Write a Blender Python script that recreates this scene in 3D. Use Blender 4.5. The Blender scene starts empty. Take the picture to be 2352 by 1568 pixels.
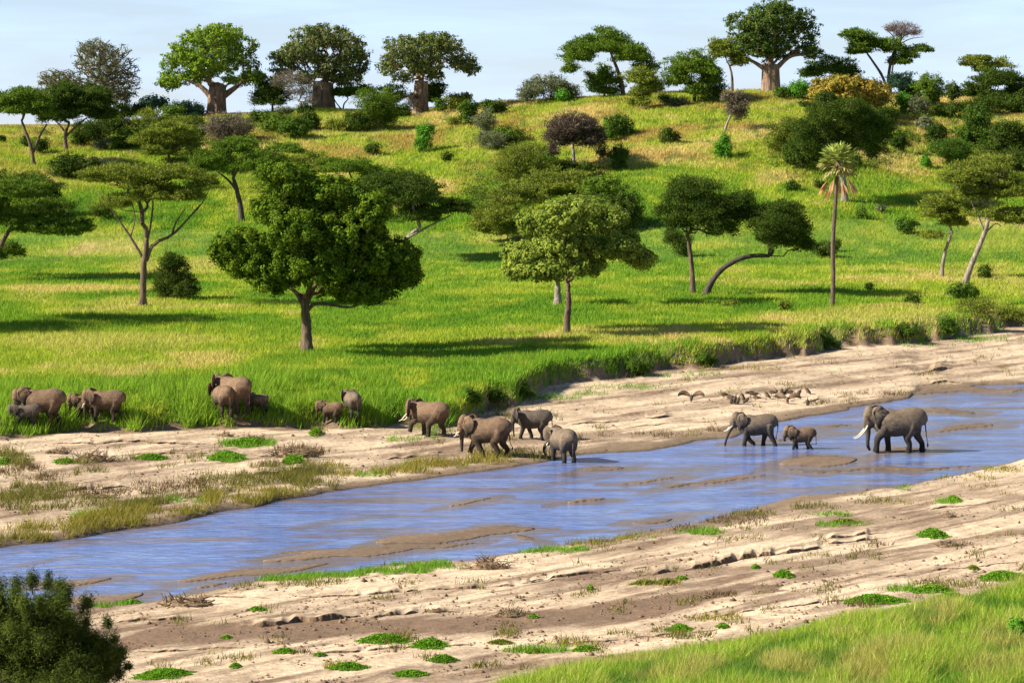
import bpy, math, random
import numpy as np
from mathutils import Vector, Matrix
random.seed(7)
RS = np.random.RandomState(11)
scene = bpy.context.scene

# ---------------------------------------------------------------- camera, sky, sun
F, H, CX, HY = 6533.0, 21.0, 1176.0, 275.0      # lens in guide pixels (2352 wide), eye height, centre column, horizon row
cam_d = bpy.data.cameras.new("camera"); cam = bpy.data.objects.new("camera", cam_d)
scene.collection.objects.link(cam); scene.camera = cam
cam.location = (0, 0, H); cam.rotation_euler = (math.radians(90), 0, 0)
cam_d.sensor_width = 36; cam_d.lens = 36 * F / 2352.0
cam_d.shift_y = -(784.0 - HY) / 2352.0
cam_d.clip_start = 1; cam_d.clip_end = 40000

SUN_EL, SUN_AZ = math.radians(34), math.radians(180 + 13)   # azimuth measured from +X, counter-clockwise
sdir = Vector((math.cos(SUN_AZ) * math.cos(SUN_EL), math.sin(SUN_AZ) * math.cos(SUN_EL), math.sin(SUN_EL)))
world = bpy.data.worlds.new("World"); scene.world = world; world.use_nodes = True
wn, wl = world.node_tree.nodes, world.node_tree.links
bg = wn['Background']; bg.inputs[1].default_value = 0.050
sky = wn.new('ShaderNodeTexSky'); sky.sky_type = 'NISHITA'; sky.sun_disc = False
sky.sun_elevation = SUN_EL; sky.sun_rotation = math.atan2(sdir.x, sdir.y)
sky.air_density = 1.0; sky.dust_density = 0.05; sky.ozone_density = 2.2; sky.altitude = 900
tc = wn.new('ShaderNodeTexCoord'); mp = wn.new('ShaderNodeMapping'); mp.inputs['Scale'].default_value = (5, 5, 38.0)
nz = wn.new('ShaderNodeTexNoise'); nz.inputs['Scale'].default_value = 2.2; nz.inputs['Detail'].default_value = 6
nz.inputs['Roughness'].default_value = 0.55; nz.inputs['Distortion'].default_value = 0.4
cr = wn.new('ShaderNodeValToRGB'); cr.color_ramp.elements[0].position = 0.42; cr.color_ramp.elements[1].position = 0.78
cr.color_ramp.elements[0].color = (0.42, 0.42, 0.42, 1); cr.color_ramp.elements[1].color = (0.85, 0.85, 0.85, 1)
mx = wn.new('ShaderNodeMix'); mx.data_type = 'RGBA'; mx.inputs['B'].default_value = (8.3, 11.0, 15.6, 1)
wl.new(tc.outputs['Generated'], mp.inputs[0]); wl.new(mp.outputs[0], nz.inputs[0]); wl.new(nz.outputs[0], cr.inputs[0])
sx = wn.new('ShaderNodeSeparateXYZ'); wl.new(tc.outputs['Generated'], sx.inputs[0])
hz_ = wn.new('ShaderNodeMapRange'); hz_.interpolation_type = 'SMOOTHSTEP'; hz_.inputs[1].default_value = 0.10; hz_.inputs[2].default_value = 0.42; hz_.inputs[3].default_value = 1.0; hz_.inputs[4].default_value = 0.0
wl.new(sx.outputs[2], hz_.inputs[0]); mm = wn.new('ShaderNodeMath'); mm.operation = 'MULTIPLY'; wl.new(cr.outputs[0], mm.inputs[0]); wl.new(hz_.outputs[0], mm.inputs[1])
wl.new(mm.outputs[0], mx.inputs['Factor']); wl.new(sky.outputs[0], mx.inputs['A']); wl.new(mx.outputs['Result'], bg.inputs[0])

sun_d = bpy.data.lights.new("sun", 'SUN'); sun_d.energy = 5.0; sun_d.angle = math.radians(0.5); sun_d.color = (1.0, 0.93, 0.80)
sun = bpy.data.objects.new("sun", sun_d); scene.collection.objects.link(sun)
sun.rotation_euler = sdir.to_track_quat('Z', 'Y').to_euler()
scene.view_settings.view_transform = 'Standard'; scene.view_settings.look = 'None'
scene.view_settings.gamma = 1; scene.view_settings.exposure = 0.93
scene.cycles.max_bounces = 6; scene.cycles.diffuse_bounces = 3; scene.cycles.transparent_max_bounces = 4

# ---------------------------------------------------------------- helpers
def noise2(x, y, seed=0):
    x = np.asarray(x, float); y = np.asarray(y, float)
    xi = np.floor(x).astype(np.int64); yi = np.floor(y).astype(np.int64)
    fx = x - xi; fy = y - yi; fx = fx * fx * (3 - 2 * fx); fy = fy * fy * (3 - 2 * fy)
    def h(a, b):
        n = (a * 374761393 + b * 668265263 + seed * 1442695041) & 0xffffffff
        n = ((n ^ (n >> 13)) * 1274126177) & 0xffffffff
        n = n ^ (n >> 16)
        return (n & 0xffffff) / float(0xffffff)
    a = h(xi, yi); b = h(xi + 1, yi); c = h(xi, yi + 1); d = h(xi + 1, yi + 1)
    return (a * (1 - fx) + b * fx) * (1 - fy) + (c * (1 - fx) + d * fx) * fy
def fbm(x, y, seed=0, o=4):
    t = 0; a = 0.5; s = 0
    for i in range(o):
        t = t + a * noise2(x * 2 ** i + 17.3 * i, y * 2 ** i - 9.1 * i, seed + i); s += a; a *= 0.5
    return t / s
def sm(t):
    t = np.clip(t, 0, 1); return t * t * (3 - 2 * t)
def lerp(a, b, t): return a + (b - a) * t
def mixc(a, b, t): return a + (np.asarray(b) - a) * np.asarray(t)[..., None]

def tag(o, label=None, cat=None, group=None, kind=None):
    if label: o['label'] = label
    if cat: o['category'] = cat
    if group: o['group'] = group
    if kind: o['kind'] = kind
    return o
def link(name, me, mat=None, parent=None):
    o = bpy.data.objects.new(name, me); scene.collection.objects.link(o)
    if mat: me.materials.append(mat)
    if parent is not None: o.parent = parent
    return o
def empty(name, loc):
    o = bpy.data.objects.new(name, None); scene.collection.objects.link(o); o.location = loc; o.empty_display_size = 0.2
    return o
def npmesh(name, V, Fc, cols=None, smooth=False):
    """V (n,3); Fc (m,k) with constant k; cols (n,3) vertex colours"""
    me = bpy.data.meshes.new(name); V = np.ascontiguousarray(V, np.float32); Fc = np.ascontiguousarray(Fc, np.int32)
    m, k = Fc.shape
    me.vertices.add(len(V)); me.vertices.foreach_set('co', V.ravel())
    me.loops.add(m * k); me.loops.foreach_set('vertex_index', Fc.ravel())
    me.polygons.add(m); me.polygons.foreach_set('loop_start', np.arange(0, m * k, k, dtype=np.int32))
    me.polygons.foreach_set('loop_total', np.full(m, k, np.int32))
    if smooth: me.polygons.foreach_set('use_smooth', np.ones(m, bool))
    if cols is not None:
        a = me.color_attributes.new('col', 'FLOAT_COLOR', 'POINT')
        c4 = np.ones((len(V), 4), np.float32); c4[:, :3] = cols; a.data.foreach_set('color', c4.ravel())
    me.update(calc_edges=True)
    return me
def new_mat(name):
    m = bpy.data.materials.new(name); m.use_nodes = True
    return m, m.node_tree.nodes, m.node_tree.links, m.node_tree.nodes['Principled BSDF']

# ---------------------------------------------------------------- materials
def ground_material():
    m, n, l, b = new_mat('ground')
    a = n.new('ShaderNodeVertexColor'); a.layer_name = 'col'
    t = n.new('ShaderNodeTexCoord')
    n1 = n.new('ShaderNodeTexNoise'); n1.inputs['Scale'].default_value = 3.0; n1.inputs['Detail'].default_value = 7; n1.inputs['Roughness'].default_value = 0.7
    n2 = n.new('ShaderNodeTexNoise'); n2.inputs['Scale'].default_value = 9.0; n2.inputs['Detail'].default_value = 5
    l.new(t.outputs['Object'], n1.inputs[0]); l.new(t.outputs['Object'], n2.inputs[0])
    r = n.new('ShaderNodeMapRange'); r.inputs[1].default_value = 0.3; r.inputs[2].default_value = 0.7; r.inputs[3].default_value = 0.62; r.inputs[4].default_value = 1.22
    l.new(n1.outputs[0], r.inputs[0])
    r2 = n.new('ShaderNodeMapRange'); r2.inputs[1].default_value = 0.3; r2.inputs[2].default_value = 0.7; r2.inputs[3].default_value = 0.72; r2.inputs[4].default_value = 1.2
    l.new(n2.outputs[0], r2.inputs[0])
    mu = n.new('ShaderNodeMath'); mu.operation = 'MULTIPLY'; l.new(r.outputs[0], mu.inputs[0]); l.new(r2.outputs[0], mu.inputs[1])
    vm = n.new('ShaderNodeVectorMath'); vm.operation = 'SCALE'; l.new(a.outputs[0], vm.inputs[0]); l.new(mu.outputs[0], vm.inputs['Scale'])
    l.new(vm.outputs[0], b.inputs['Base Color']); b.inputs['Roughness'].default_value = 0.88; b.inputs['Specular IOR Level'].default_value = 0.25
    bp = n.new('ShaderNodeBump'); bp.inputs['Strength'].default_value = 0.9; bp.inputs['Distance'].default_value = 0.06
    l.new(n1.outputs[0], bp.inputs['Height']); l.new(bp.outputs[0], b.inputs['Normal'])
    return m
def blade_material(name, transl=0.35):
    m, n, l, b = new_mat(name)
    a = n.new('ShaderNodeVertexColor'); a.layer_name = 'col'
    d = n.new('ShaderNodeBsdfDiffuse'); t = n.new('ShaderNodeBsdfTranslucent'); mxs = n.new('ShaderNodeMixShader'); mxs.inputs[0].default_value = transl
    l.new(a.outputs[0], d.inputs[0]); l.new(a.outputs[0], t.inputs[0]); l.new(d.outputs[0], mxs.inputs[1]); l.new(t.outputs[0], mxs.inputs[2])
    l.new(mxs.outputs[0], n['Material Output'].inputs[0]); n.remove(b)
    return m
def bark_material(name, c1, c2, scale=(3, 3, 0.6), bump=0.08, rough=0.9):
    m, n, l, b = new_mat(name)
    t = n.new('ShaderNodeTexCoord'); mp = n.new('ShaderNodeMapping'); mp.inputs['Scale'].default_value = scale
    nn = n.new('ShaderNodeTexNoise'); nn.inputs['Scale'].default_value = 1.6; nn.inputs['Detail'].default_value = 8; nn.inputs['Roughness'].default_value = 0.7
    l.new(t.outputs['Object'], mp.inputs[0]); l.new(mp.outputs[0], nn.inputs[0])
    c = n.new('ShaderNodeValToRGB'); c.color_ramp.elements[0].position = 0.36; c.color_ramp.elements[1].position = 0.66
    c.color_ramp.elements[0].color = (*c1, 1); c.color_ramp.elements[1].color = (*c2, 1)
    l.new(nn.outputs[0], c.inputs[0]); l.new(c.outputs[0], b.inputs['Base Color']); b.inputs['Roughness'].default_value = rough
    bp = n.new('ShaderNodeBump'); bp.inputs['Strength'].default_value = 0.8; bp.inputs['Distance'].default_value = bump
    l.new(nn.outputs[0], bp.inputs['Height']); l.new(bp.outputs[0], b.inputs['Normal'])
    return m
def water_material():
    m, n, l, b = new_mat('river_water')
    t = n.new('ShaderNodeTexCoord'); mp = n.new('ShaderNodeMapping')
    mp.inputs['Rotation'].default_value = (0, 0, math.radians(-38)); mp.inputs['Scale'].default_value = (0.55, 1.5, 1)
    n1 = n.new('ShaderNodeTexNoise'); n1.inputs['Scale'].default_value = 1.5; n1.inputs['Detail'].default_value = 6; n1.inputs['Roughness'].default_value = 0.62; n1.inputs['Distortion'].default_value = 0.6
    l.new(t.outputs['Object'], mp.inputs[0]); l.new(mp.outputs[0], n1.inputs[0])
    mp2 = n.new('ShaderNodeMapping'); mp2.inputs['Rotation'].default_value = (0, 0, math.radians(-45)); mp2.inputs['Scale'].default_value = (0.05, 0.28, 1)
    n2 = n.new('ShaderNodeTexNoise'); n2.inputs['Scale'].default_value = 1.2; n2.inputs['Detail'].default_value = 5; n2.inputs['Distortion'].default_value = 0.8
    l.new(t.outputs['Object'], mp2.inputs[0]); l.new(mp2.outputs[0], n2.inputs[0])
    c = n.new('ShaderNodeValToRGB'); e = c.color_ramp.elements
    e[0].position = 0.36; e[0].color = (0.22, 0.165, 0.18, 1); e[1].position = 0.46; e[1].color = (0.16, 0.24, 0.56, 1)  # the blues put reflected sky into the base colour of the brown river
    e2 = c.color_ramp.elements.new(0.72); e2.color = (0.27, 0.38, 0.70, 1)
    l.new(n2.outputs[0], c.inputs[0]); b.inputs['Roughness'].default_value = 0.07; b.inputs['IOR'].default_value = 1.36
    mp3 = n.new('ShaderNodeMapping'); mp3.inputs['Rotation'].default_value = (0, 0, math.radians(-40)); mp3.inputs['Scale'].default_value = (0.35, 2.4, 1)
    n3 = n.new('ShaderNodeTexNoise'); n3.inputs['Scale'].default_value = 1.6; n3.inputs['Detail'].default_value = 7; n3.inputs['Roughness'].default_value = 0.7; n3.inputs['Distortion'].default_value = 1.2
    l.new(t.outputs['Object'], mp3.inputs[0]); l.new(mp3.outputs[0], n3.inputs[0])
    r3 = n.new('ShaderNodeMapRange'); r3.inputs[1].default_value = 0.30; r3.inputs[2].default_value = 0.62; r3.inputs[3].default_value = 0.35; r3.inputs[4].default_value = 1.25; l.new(n3.outputs[0], r3.inputs[0])  # ripple shading put into the water colour as dark and light streaks
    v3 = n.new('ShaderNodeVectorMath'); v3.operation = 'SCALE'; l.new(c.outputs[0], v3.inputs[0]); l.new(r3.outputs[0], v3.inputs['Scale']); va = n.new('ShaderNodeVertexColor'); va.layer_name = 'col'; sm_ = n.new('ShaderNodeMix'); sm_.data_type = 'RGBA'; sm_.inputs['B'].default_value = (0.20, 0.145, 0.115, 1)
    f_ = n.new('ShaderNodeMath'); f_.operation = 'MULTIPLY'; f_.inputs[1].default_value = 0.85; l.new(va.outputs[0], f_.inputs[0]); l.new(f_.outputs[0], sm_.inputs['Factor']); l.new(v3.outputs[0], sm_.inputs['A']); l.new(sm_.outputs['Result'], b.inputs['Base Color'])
    r = n.new('ShaderNodeMapRange'); r.inputs[1].default_value = 0.35; r.inputs[2].default_value = 0.6; r.inputs[3].default_value = 0.25; r.inputs[4].default_value = 1.0
    l.new(n2.outputs[0], r.inputs[0])
    bp = n.new('ShaderNodeBump'); bp.inputs['Distance'].default_value = 0.14
    l.new(r.outputs[0], bp.inputs['Strength']); l.new(n1.outputs[0], bp.inputs['Height']); l.new(bp.outputs[0], b.inputs['Normal'])
    return m
M_GROUND = ground_material(); M_WATER = water_material()
M_GRASS = blade_material('grass_blade', 0.38); M_LEAF = blade_material('leaf', 0.28)
M_BARK = bark_material('bark_brown', (0.05, 0.035, 0.025), (0.22, 0.145, 0.09))
M_BARKD = bark_material('bark_dark', (0.03, 0.025, 0.02), (0.11, 0.085, 0.065))
M_BARKP = bark_material('bark_pale', (0.12, 0.09, 0.07), (0.42, 0.34, 0.27))
M_BAOBAB = bark_material('bark_baobab', (0.09, 0.055, 0.04), (0.40, 0.26, 0.17), (1.6, 1.6, 0.25), 0.15)
M_DEBRIS = bark_material('dead_wood', (0.10, 0.06, 0.03), (0.34, 0.23, 0.13))

# ---------------------------------------------------------------- terrain shape
def PL(pts):
    a = np.array(pts, float); return lambda c: np.interp(c, a[:, 0], a[:, 1])
far_edge = PL([(-9000,2400),(-3000,1600),(0,1257),(100,1245),(250,1220),(400,1197),(500,1180),(600,1162),(640,1146),(700,1137),(800,1122),(900,1108),(980,1100),(1050,1090),(1100,1083),(1180,1075),(1240,1060),(1300,1047),(1400,1035),(1500,1030),(1600,1015),(1680,1002),(1760,975),(1850,957),(1950,940),(2040,925),(2090,912),(2110,894),(2200,890),(2352,880),(3500,760),(9000,640)])
near_edge = PL([(-9000,3000),(-3000,1800),(0,1402),(150,1398),(250,1390),(340,1383),(420,1365),(520,1352),(600,1335),(700,1325),(800,1318),(870,1300),(1000,1290),(1080,1287),(1180,1272),(1280,1258),(1400,1240),(1500,1215),(1600,1200),(1700,1175),(1780,1155),(1840,1138),(1950,1132),(2050,1120),(2130,1105),(2230,1085),(2300,1070),(2352,1055),(3500,900),(9000,700)])
veg_edge = PL([(-9000,1040),(-3000,1040),(0,1012),(100,1010),(200,1003),(300,1000),(400,995),(500,988),(600,985),(700,983),(800,980),(870,976),(920,968),(960,972),(1010,978),(1050,965),(1090,950),(1130,930),(1180,925),(1220,908),(1260,890),(1330,880),(1420,870),(1500,862),(1600,850),(1660,842),(1740,828),(1850,820),(1900,805),(1960,800),(2050,795),(2150,783),(2230,768),(2300,758),(2352,750),(3500,690),(9000,600)])
fore_edge = PL([(-9000,3000),(300,1900),(1000,1640),(1180,1572),(1260,1545),(1400,1522),(1500,1508),(1650,1490),(1750,1470),(1850,1440),(1950,1422),(2100,1392),(2200,1378),(2352,1335),(3500,1150),(9000,900)])
skyline = PL([(-9000,300),(-500,296),(0,292),(250,288),(400,276),(500,264),(600,262),(720,250),(850,256),(960,254),(1100,240),(1180,236),(1350,228),(1500,218),(1750,212),(1900,214),(2100,222),(2352,228),(3500,230),(9000,230)])
BARS = [  # x0,y0,x1,y1,half thickness, height : wet sand bars standing in the stream
 (860,1247,1232,1212,13,.10),(600,1286,960,1258,9,.07),(640,1272,1100,1246,7,.06),(405,1332,760,1296,8,.06),(60,1346,258,1330,6,.09),(120,1392,332,1363,11,.08),(445,1356,522,1337,3.5,.08),
 (575,1337,694,1321,3.5,.08),(1300,1154,1392,1147,4,.12),(1790,1067,1970,1052,13,.10),(1560,1110,1762,1094,5,.06),(1760,1082,2260,1072,4,.05),(1420,1108,1552,1098,3.5,.05),
 (1338,1081,1434,1072,5,.05),(2090,944,2245,944,6,.06),(2150,989,2284,976,6,.06),(2010,1040,2140,1030,5,.05),(1450,1200,1545,1191,5,.05),(1030,1160,1130,1146,3.5,.07),
 (1180,1230,1226,1236,5,.04),(1700,1015,1830,1004,3,.04),(1870,985,1960,975,3,.04),(2050,900,2352,893,6,.07),(1520,1120,1600,1112,3,.04)]
LEDGES = [ # polyline (guide px), height m : eroded little sand steps, low side toward the river mouth
 ([(640,1372),(900,1362),(1180,1343),(1300,1326),(1420,1309),(1560,1298)],.17),([(1470,1324),(1560,1310),(1700,1286),(1850,1264),(1905,1257)],.42),
 ([(540,1442),(650,1433),(760,1421),(840,1411)],.34),([(830,1420),(930,1412),(1010,1403),(1060,1406)],.25),([(250,1432),(350,1424),(450,1418)],.12),
 ([(1870,1243),(1950,1231),(2040,1224)],.24),([(1880,1252),(1960,1243),(2040,1236)],.18),([(2080,1180),(2180,1165),(2300,1150)],.12),
 ([(880,1058),(930,1053),(1010,1047)],.24),([(960,1044),(1020,1040)],.15),([(120,1130),(200,1122),(300,1120)],.22),([(550,1094),(650,1086),(730,1080)],.3),
 ([(100,1018),(300,1016),(520,1022)],.15),([(250,1050),(400,1040),(700,1052)],.1),([(2075,862),(2100,858),(2160,852),(2190,846)],.38),([(2135,840),(2200,832)],.2),([(2060,886),(2120,886),(2190,878),(2230,880)],.2),
 ([(1300,978),(1400,970),(1480,964)],.14),([(1480,962),(1520,960),(1550,955)],.22),([(1400,985),(1700,960)],.08),([(1840,925),(1890,918)],.12),([(1920,912),(1960,908)],.1),
 ([(700,1500),(900,1490),(1100,1478)],.15),([(1300,1480),(1500,1462),(1680,1440)],.12),([(350,1380),(500,1372),(640,1372)],.08),([(1600,1420),(1800,1395),(2000,1370)],.12),([(2000,1330),(2200,1305),(2352,1290)],.12),
 ([(300,1500),(450,1492),(600,1487)],.1),([(1150,1345),(1300,1332)],.1)]
def g_of(Y): return np.maximum(Y, 50.0)
def crestY(c): return 560 + 12 * np.sin(np.asarray(c) / 420.0)
def zfun(c, Y):
    c = np.asarray(c, float); Y = np.asarray(Y, float); c, Y = np.broadcast_arrays(c, Y)
    X = (c - CX) * g_of(Y) / F
    Ys = np.maximum(Y, 20.0); v = HY + F * H / Ys
    w = (fbm(X / 2.5, Y / 4, 3, 3) - .5)
    vf = far_edge(c) + 14 * w; vn = near_edge(c) + 14 * w
    zv = 0.7
    vv = HY + (veg_edge(c) - HY) * H / (H - zv) + 26 * (fbm(X / 4, Y / 6, 5, 4) - .5)
    Yf = F * H / (vf - HY); Yn = F * H / (vn - HY); Yv = F * H / (vv - HY)
    df = Y - Yf; dn = Yn - Y; dv = Y - Yv
    cliff = lerp(0.28, 0.10, sm((c - 600) / 300))
    zfar = cliff * (1 - np.exp(-np.maximum(df, 0) / 0.7)) + 0.016 * np.minimum(np.maximum(df, 0), 45) + 0.03
    nr = sm((c + 200) / 1200)
    znear = 0.10 * (1 - np.exp(-np.maximum(dn, 0) / 0.7)) + 0.020 * np.minimum(np.maximum(dn, 0), 60) + 0.03
    step = sm(dv / 3.2 + 0.6 * (fbm(X / 1.7, Y / 2.5, 9, 3) - .5)) * np.clip(dv * 4, 0, 1)
    scal = lerp(1.05, 1.6, sm((c - 900) / 500))
    zfar = zfar + scal * step + 0.55 * (fbm(X / 22, Y / 26, 21, 3) - .5) * sm(dv / 8)
    inside = np.minimum(-df, -dn)
    z = np.where(df > 0, zfar, znear)
    zb = z
    # small relief on the sand
    ra = X * .65 + Y * .76; rb = -X * .76 + Y * .65
    sandy = 1 - sm(dv / 2)
    st = fbm(ra / 14, rb / 1.6, 31, 4)
    z = z + sandy * sm(np.maximum(df, dn) / 2.0) * (0.16 * (st - .5) + 0.10 * (fbm(X / 1.2, Y / 1.6, 33, 3) - .5))
    py = HY + (v - HY) * (H - zb) / H
    z = np.where((df > 0) | (dn > 0), np.maximum(z, 0.02), z)
    # stream bed and bars
    bed = -0.32 * sm(inside / 1.6)
    bar = np.zeros_like(bed) - 9
    for x0, y0, x1, y1, th, h in BARS:
        t = (c - x0) / (x1 - x0); lin = (t > -.02) & (t < 1.02)
        prof = np.clip(4 * t * (1 - t), 0, 1) ** .6 * th
        mid = lerp(y0, y1, t) + 3 * np.sin(c / 37.0 + x0)
        q = 1 - np.abs(v - mid + 5 * (fbm(X / 1.2, Y / 2.2, 51, 3) - .5)) / np.maximum(prof, .01)
        bar = np.where(lin, np.maximum(bar, np.where(q > 0, h * 0.35 * sm(q * 3) * 1.0 + 0.004 - 0.0, -9 * 1.0)), bar)
    bed = np.where(bar > -1, np.maximum(bed, bar), bed)
    z = np.where(inside > 0, bed, z)
    # foreground grassy rise at the lower right
    z = z + 0.7 * sm((py - fore_edge(c)) / 90) * (dn > 0)
    # hill
    Yc = crestY(c); foot = 372 + 22 * (fbm(X / 60, Y * 0, 61, 2) - .5)
    zc = H - (skyline(c) - HY) * Yc / F
    t = np.clip((Y - foot) / (Yc - foot), 0, 1)
    sp = 0.35 * t + 0.65 * sm(t)
    z = z + (zc - 2.0) * sp
    z = z + sm(t * 3) * (1 - t) * 7.0 * (fbm(X / 38, Y / 30, 65, 3) - .5) + sm(t * 4) * np.clip((1 - t) * 3, 0, 1) * 1.3 * (fbm(X / 9, Y / 9, 67, 3) - .5)
    z = np.where(Y > Yc, np.maximum(zc - 0.00035 * (Y - Yc) ** 2 - 0.01 * (Y - Yc), -12), z)
    # bluff below the viewpoint
    nb = np.clip((88 - Y) / 88, 0, 1.0)
    z = z + 17.2 * nb ** 1.5
    return z
def at(x, y, lo=88.0, hi=600.0):
    Ys = np.concatenate([np.arange(lo, 300, .15), np.arange(300, hi, .3)])
    zz = zfun(np.full_like(Ys, x), Ys); ray = H - (y - HY) * Ys / F
    hit = np.nonzero(zz >= ray)[0]
    Y = Ys[hit[0]] if len(hit) else crestY(x)
    return Vector(((x - CX) * Y / F, float(Y), float(zfun(x, Y))))

# rows and columns of the ground sheet
vs = np.arange(1760, HY + F * (H - 2) / 372 * 1.0, -2.0)
rows = np.concatenate([np.linspace(-60, 85, 30), F * H / (vs - HY)])
rows = rows[np.r_[True, np.diff(rows) > 0]]
rows = np.concatenate([rows, np.linspace(rows[-1] + .7, 585, 300), np.linspace(592, 900, 30), np.geomspace(950, 20000, 14)])
colsx = np.concatenate([-np.geomspace(9000, 470, 24), np.arange(-440, 2800, 4.0), np.geomspace(2830, 11000, 24)])
RC, RY = np.meshgrid(colsx, rows)
RZ = zfun(RC, RY); RX = (RC - CX) * g_of(RY) / F
RPY = HY + F * (H - RZ) / np.maximum(RY, 20)

# ---------------------------------------------------------------- ground cover colours (real cover: sand, damp sand, mud, turf)
SAND = np.array([.76, .575, .385]); SANDB = np.array([.235, .15, .092]); MUD = np.array([.15, .105, .07]); WETS = np.array([.20, .135, .085])
SOIL = np.array([.09, .12, .03]); BANK = np.array([.16, .10, .06])
BANDS = [([(250,1490,22),(330,1468,36),(800,1436,26),(1100,1432,34),(1500,1395,32),(1700,1350,18)],1),([(1280,1330,4),(1560,1318,14),(1850,1290,18),(2050,1262,16),(2352,1222,8)],.85),([(1000,1560,16),(1300,1520,14),(1600,1490,16),(1800,1452,12)],.8),
 ([(1850,1400,6),(2100,1370,12),(2352,1330,12)],.6),([(1150,1490,8),(1400,1470,12),(1700,1420,8)],.5),([(1650,1180,6),(1800,1170,16),(2000,1155,16),(2200,1130,8)],.7),([(2050,1200,8),(2200,1190,14),(2352,1170,12)],.6),
 ([(700,1395,8),(900,1405,10),(1100,1395,6)],.5),([(1200,1015,4),(1400,1000,12),(1650,985,14),(1850,940,10),(2080,905,8)],.75),([(0,1085,6),(200,1100,14),(500,1090,10)],.45),([(850,1075,6),(1000,1068,12),(1200,1048,8)],.6),([(600,1000,6),(900,1003,6)],.6),([(0,1180,20),(300,1180,30),(600,1140,16)],.5)]
def cover(c, X, Y, py):
    ra = X * .65 + Y * .76; rb = -X * .76 + Y * .65
    v = HY + F * H / np.maximum(Y, 20)
    w = (fbm(X / 2.5, Y / 4, 3, 3) - .5)
    vf = far_edge(c) + 14 * w; vn = near_edge(c) + 14 * w
    vv = HY + (veg_edge(c) - HY) * H / (H - .7) + 26 * (fbm(X / 4, Y / 6, 5, 4) - .5)
    dv = Y - F * H / (vv - HY); df = Y - F * H / (vf - HY); dn = F * H / (vn - HY) - Y
    s1 = fbm(ra / 11, rb / 1.1, 71, 5); s2 = fbm(ra / 3.2, rb / .5, 73, 4); s3 = fbm(X / .9, Y / 1.1, 75, 3)
    damp = np.clip((s1 - .44) * 5, 0, 1) * .5 + np.clip((s2 - .50) * 5, 0, 1) * .4 + .35 * np.clip((fbm(X / 5, Y / 6, 77, 4) - .5) * 6, 0, 1)
    for pts, k in BANDS:
        a = np.array(pts, float)
        y0 = np.interp(c, a[:, 0], a[:, 1]); th = np.interp(c, a[:, 0], a[:, 2]) * np.clip((c - a[0, 0] + 120) / 120, 0, 1) * np.clip((a[-1, 0] + 120 - c) / 120, 0, 1)
        q = 1 - np.abs(py - y0 + 30 * (s1 - .5) + 14 * (s2 - .5)) / np.maximum(th, .1)
        damp = np.maximum(damp, k * np.clip(q * 2.2, 0, 1))
    col = mixc(SAND * np.ones(c.shape + (3,)), SANDB, np.clip(damp, 0, 1))
    col = col * (0.86 + .28 * s3)[..., None]
    col = mixc(col, BANK, np.clip((s3 - .70) * 6, 0, .6) * np.clip((s1 - .42) * 6, 0, 1))
    edge = np.minimum(np.where(df > 0, df, 99), np.where(dn > 0, dn, 99))
    far_right = sm((c - 900) / 200)
    wide = np.where(df > 0, 0.8 + far_right * 2.2 * s1, .5 + 1.4 * sm((c - 1300) / 400) * sm((2050 - c) / 200) * 2)
    col = mixc(col, np.array([.26, .18, .11]) , 1 - sm((edge - wide) / (wide + .3)))
    col = mixc(col, MUD, 1 - sm(edge / .5))
    zz_ = H - (py - HY) * Y / F
    col = np.where((df <= 0)[..., None] & (dn <= 0)[..., None], WETS * ((0.7 + .6 * s1) * lerp(.45, 1.15, sm(zz_ / .03)))[..., None], col)
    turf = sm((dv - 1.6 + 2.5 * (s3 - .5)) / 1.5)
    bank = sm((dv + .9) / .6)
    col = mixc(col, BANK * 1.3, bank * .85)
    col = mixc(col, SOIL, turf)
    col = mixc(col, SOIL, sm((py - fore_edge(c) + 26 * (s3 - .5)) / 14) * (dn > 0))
    return col, dv, df, dn, s1, s2, s3
# water sheet
tt = np.concatenate([np.linspace(-1500, -460, 20), np.arange(-450, 2800, 5.0), np.linspace(2810, 4200, 20)]); NW = 110
Yf_ = F * H / (far_edge(tt) + -25 - HY); Yn_ = F * H / (near_edge(tt) + 25 - HY); wt = np.linspace(0, 1, NW)[:, None]
WY = Yn_ + (Yf_ - Yn_) * wt; WC = np.broadcast_to(tt, WY.shape); WX = (WC - CX) * WY / F; WVv = HY + F * H / WY
shal = np.zeros_like(WY)       # shallow water over the sand, brown bed showing through
for x0, y0, x1, y1, th, h in BARS:
    x0_, x1_ = x0 - 60, x1 + 60; t = (WC - x0_) / (x1_ - x0_); prof = np.clip(4 * t * (1 - t), 0, 1) ** .6 * (th * 1.9 + 4); mid = lerp(y0, y1, (WC - x0) / (x1 - x0)) + 3 * np.sin(WC / 37.0 + x0)
    q = 1 - np.abs(WVv - mid - 3 + 16 * (fbm(WX / 1.5, WY / 2.5, 151, 4) - .5)) / np.maximum(prof, .01); shal = np.maximum(shal, np.where((t > 0) & (t < 1), sm(q * 1.8), 0))
sn = fbm((WX * .65 + WY * .76) / 9, (-WX * .76 + WY * .65) / 1.5, 153, 4); shal = np.maximum(shal, np.clip((sn - .60) * 7, 0, .75))
edge_ = np.minimum(WVv - near_edge(WC), 0) * -1; edge2 = WVv - far_edge(WC)
shal = np.maximum(shal, np.maximum(1 - np.abs(edge_) / 8, 1 - np.abs(edge2) / 6) * .8)
wi = np.arange(WY.size).reshape(WY.shape); wq = np.stack([wi[:-1, :-1], wi[:-1, 1:], wi[1:, 1:], wi[1:, :-1]], -1).reshape(-1, 4)
river = link('river_water', npmesh('river_water', np.stack([WX, WY, WY * 0], -1).reshape(-1, 3), wq, np.repeat(shal.reshape(-1, 1), 3, 1), True), M_WATER); tag(river, kind='structure')

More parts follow.
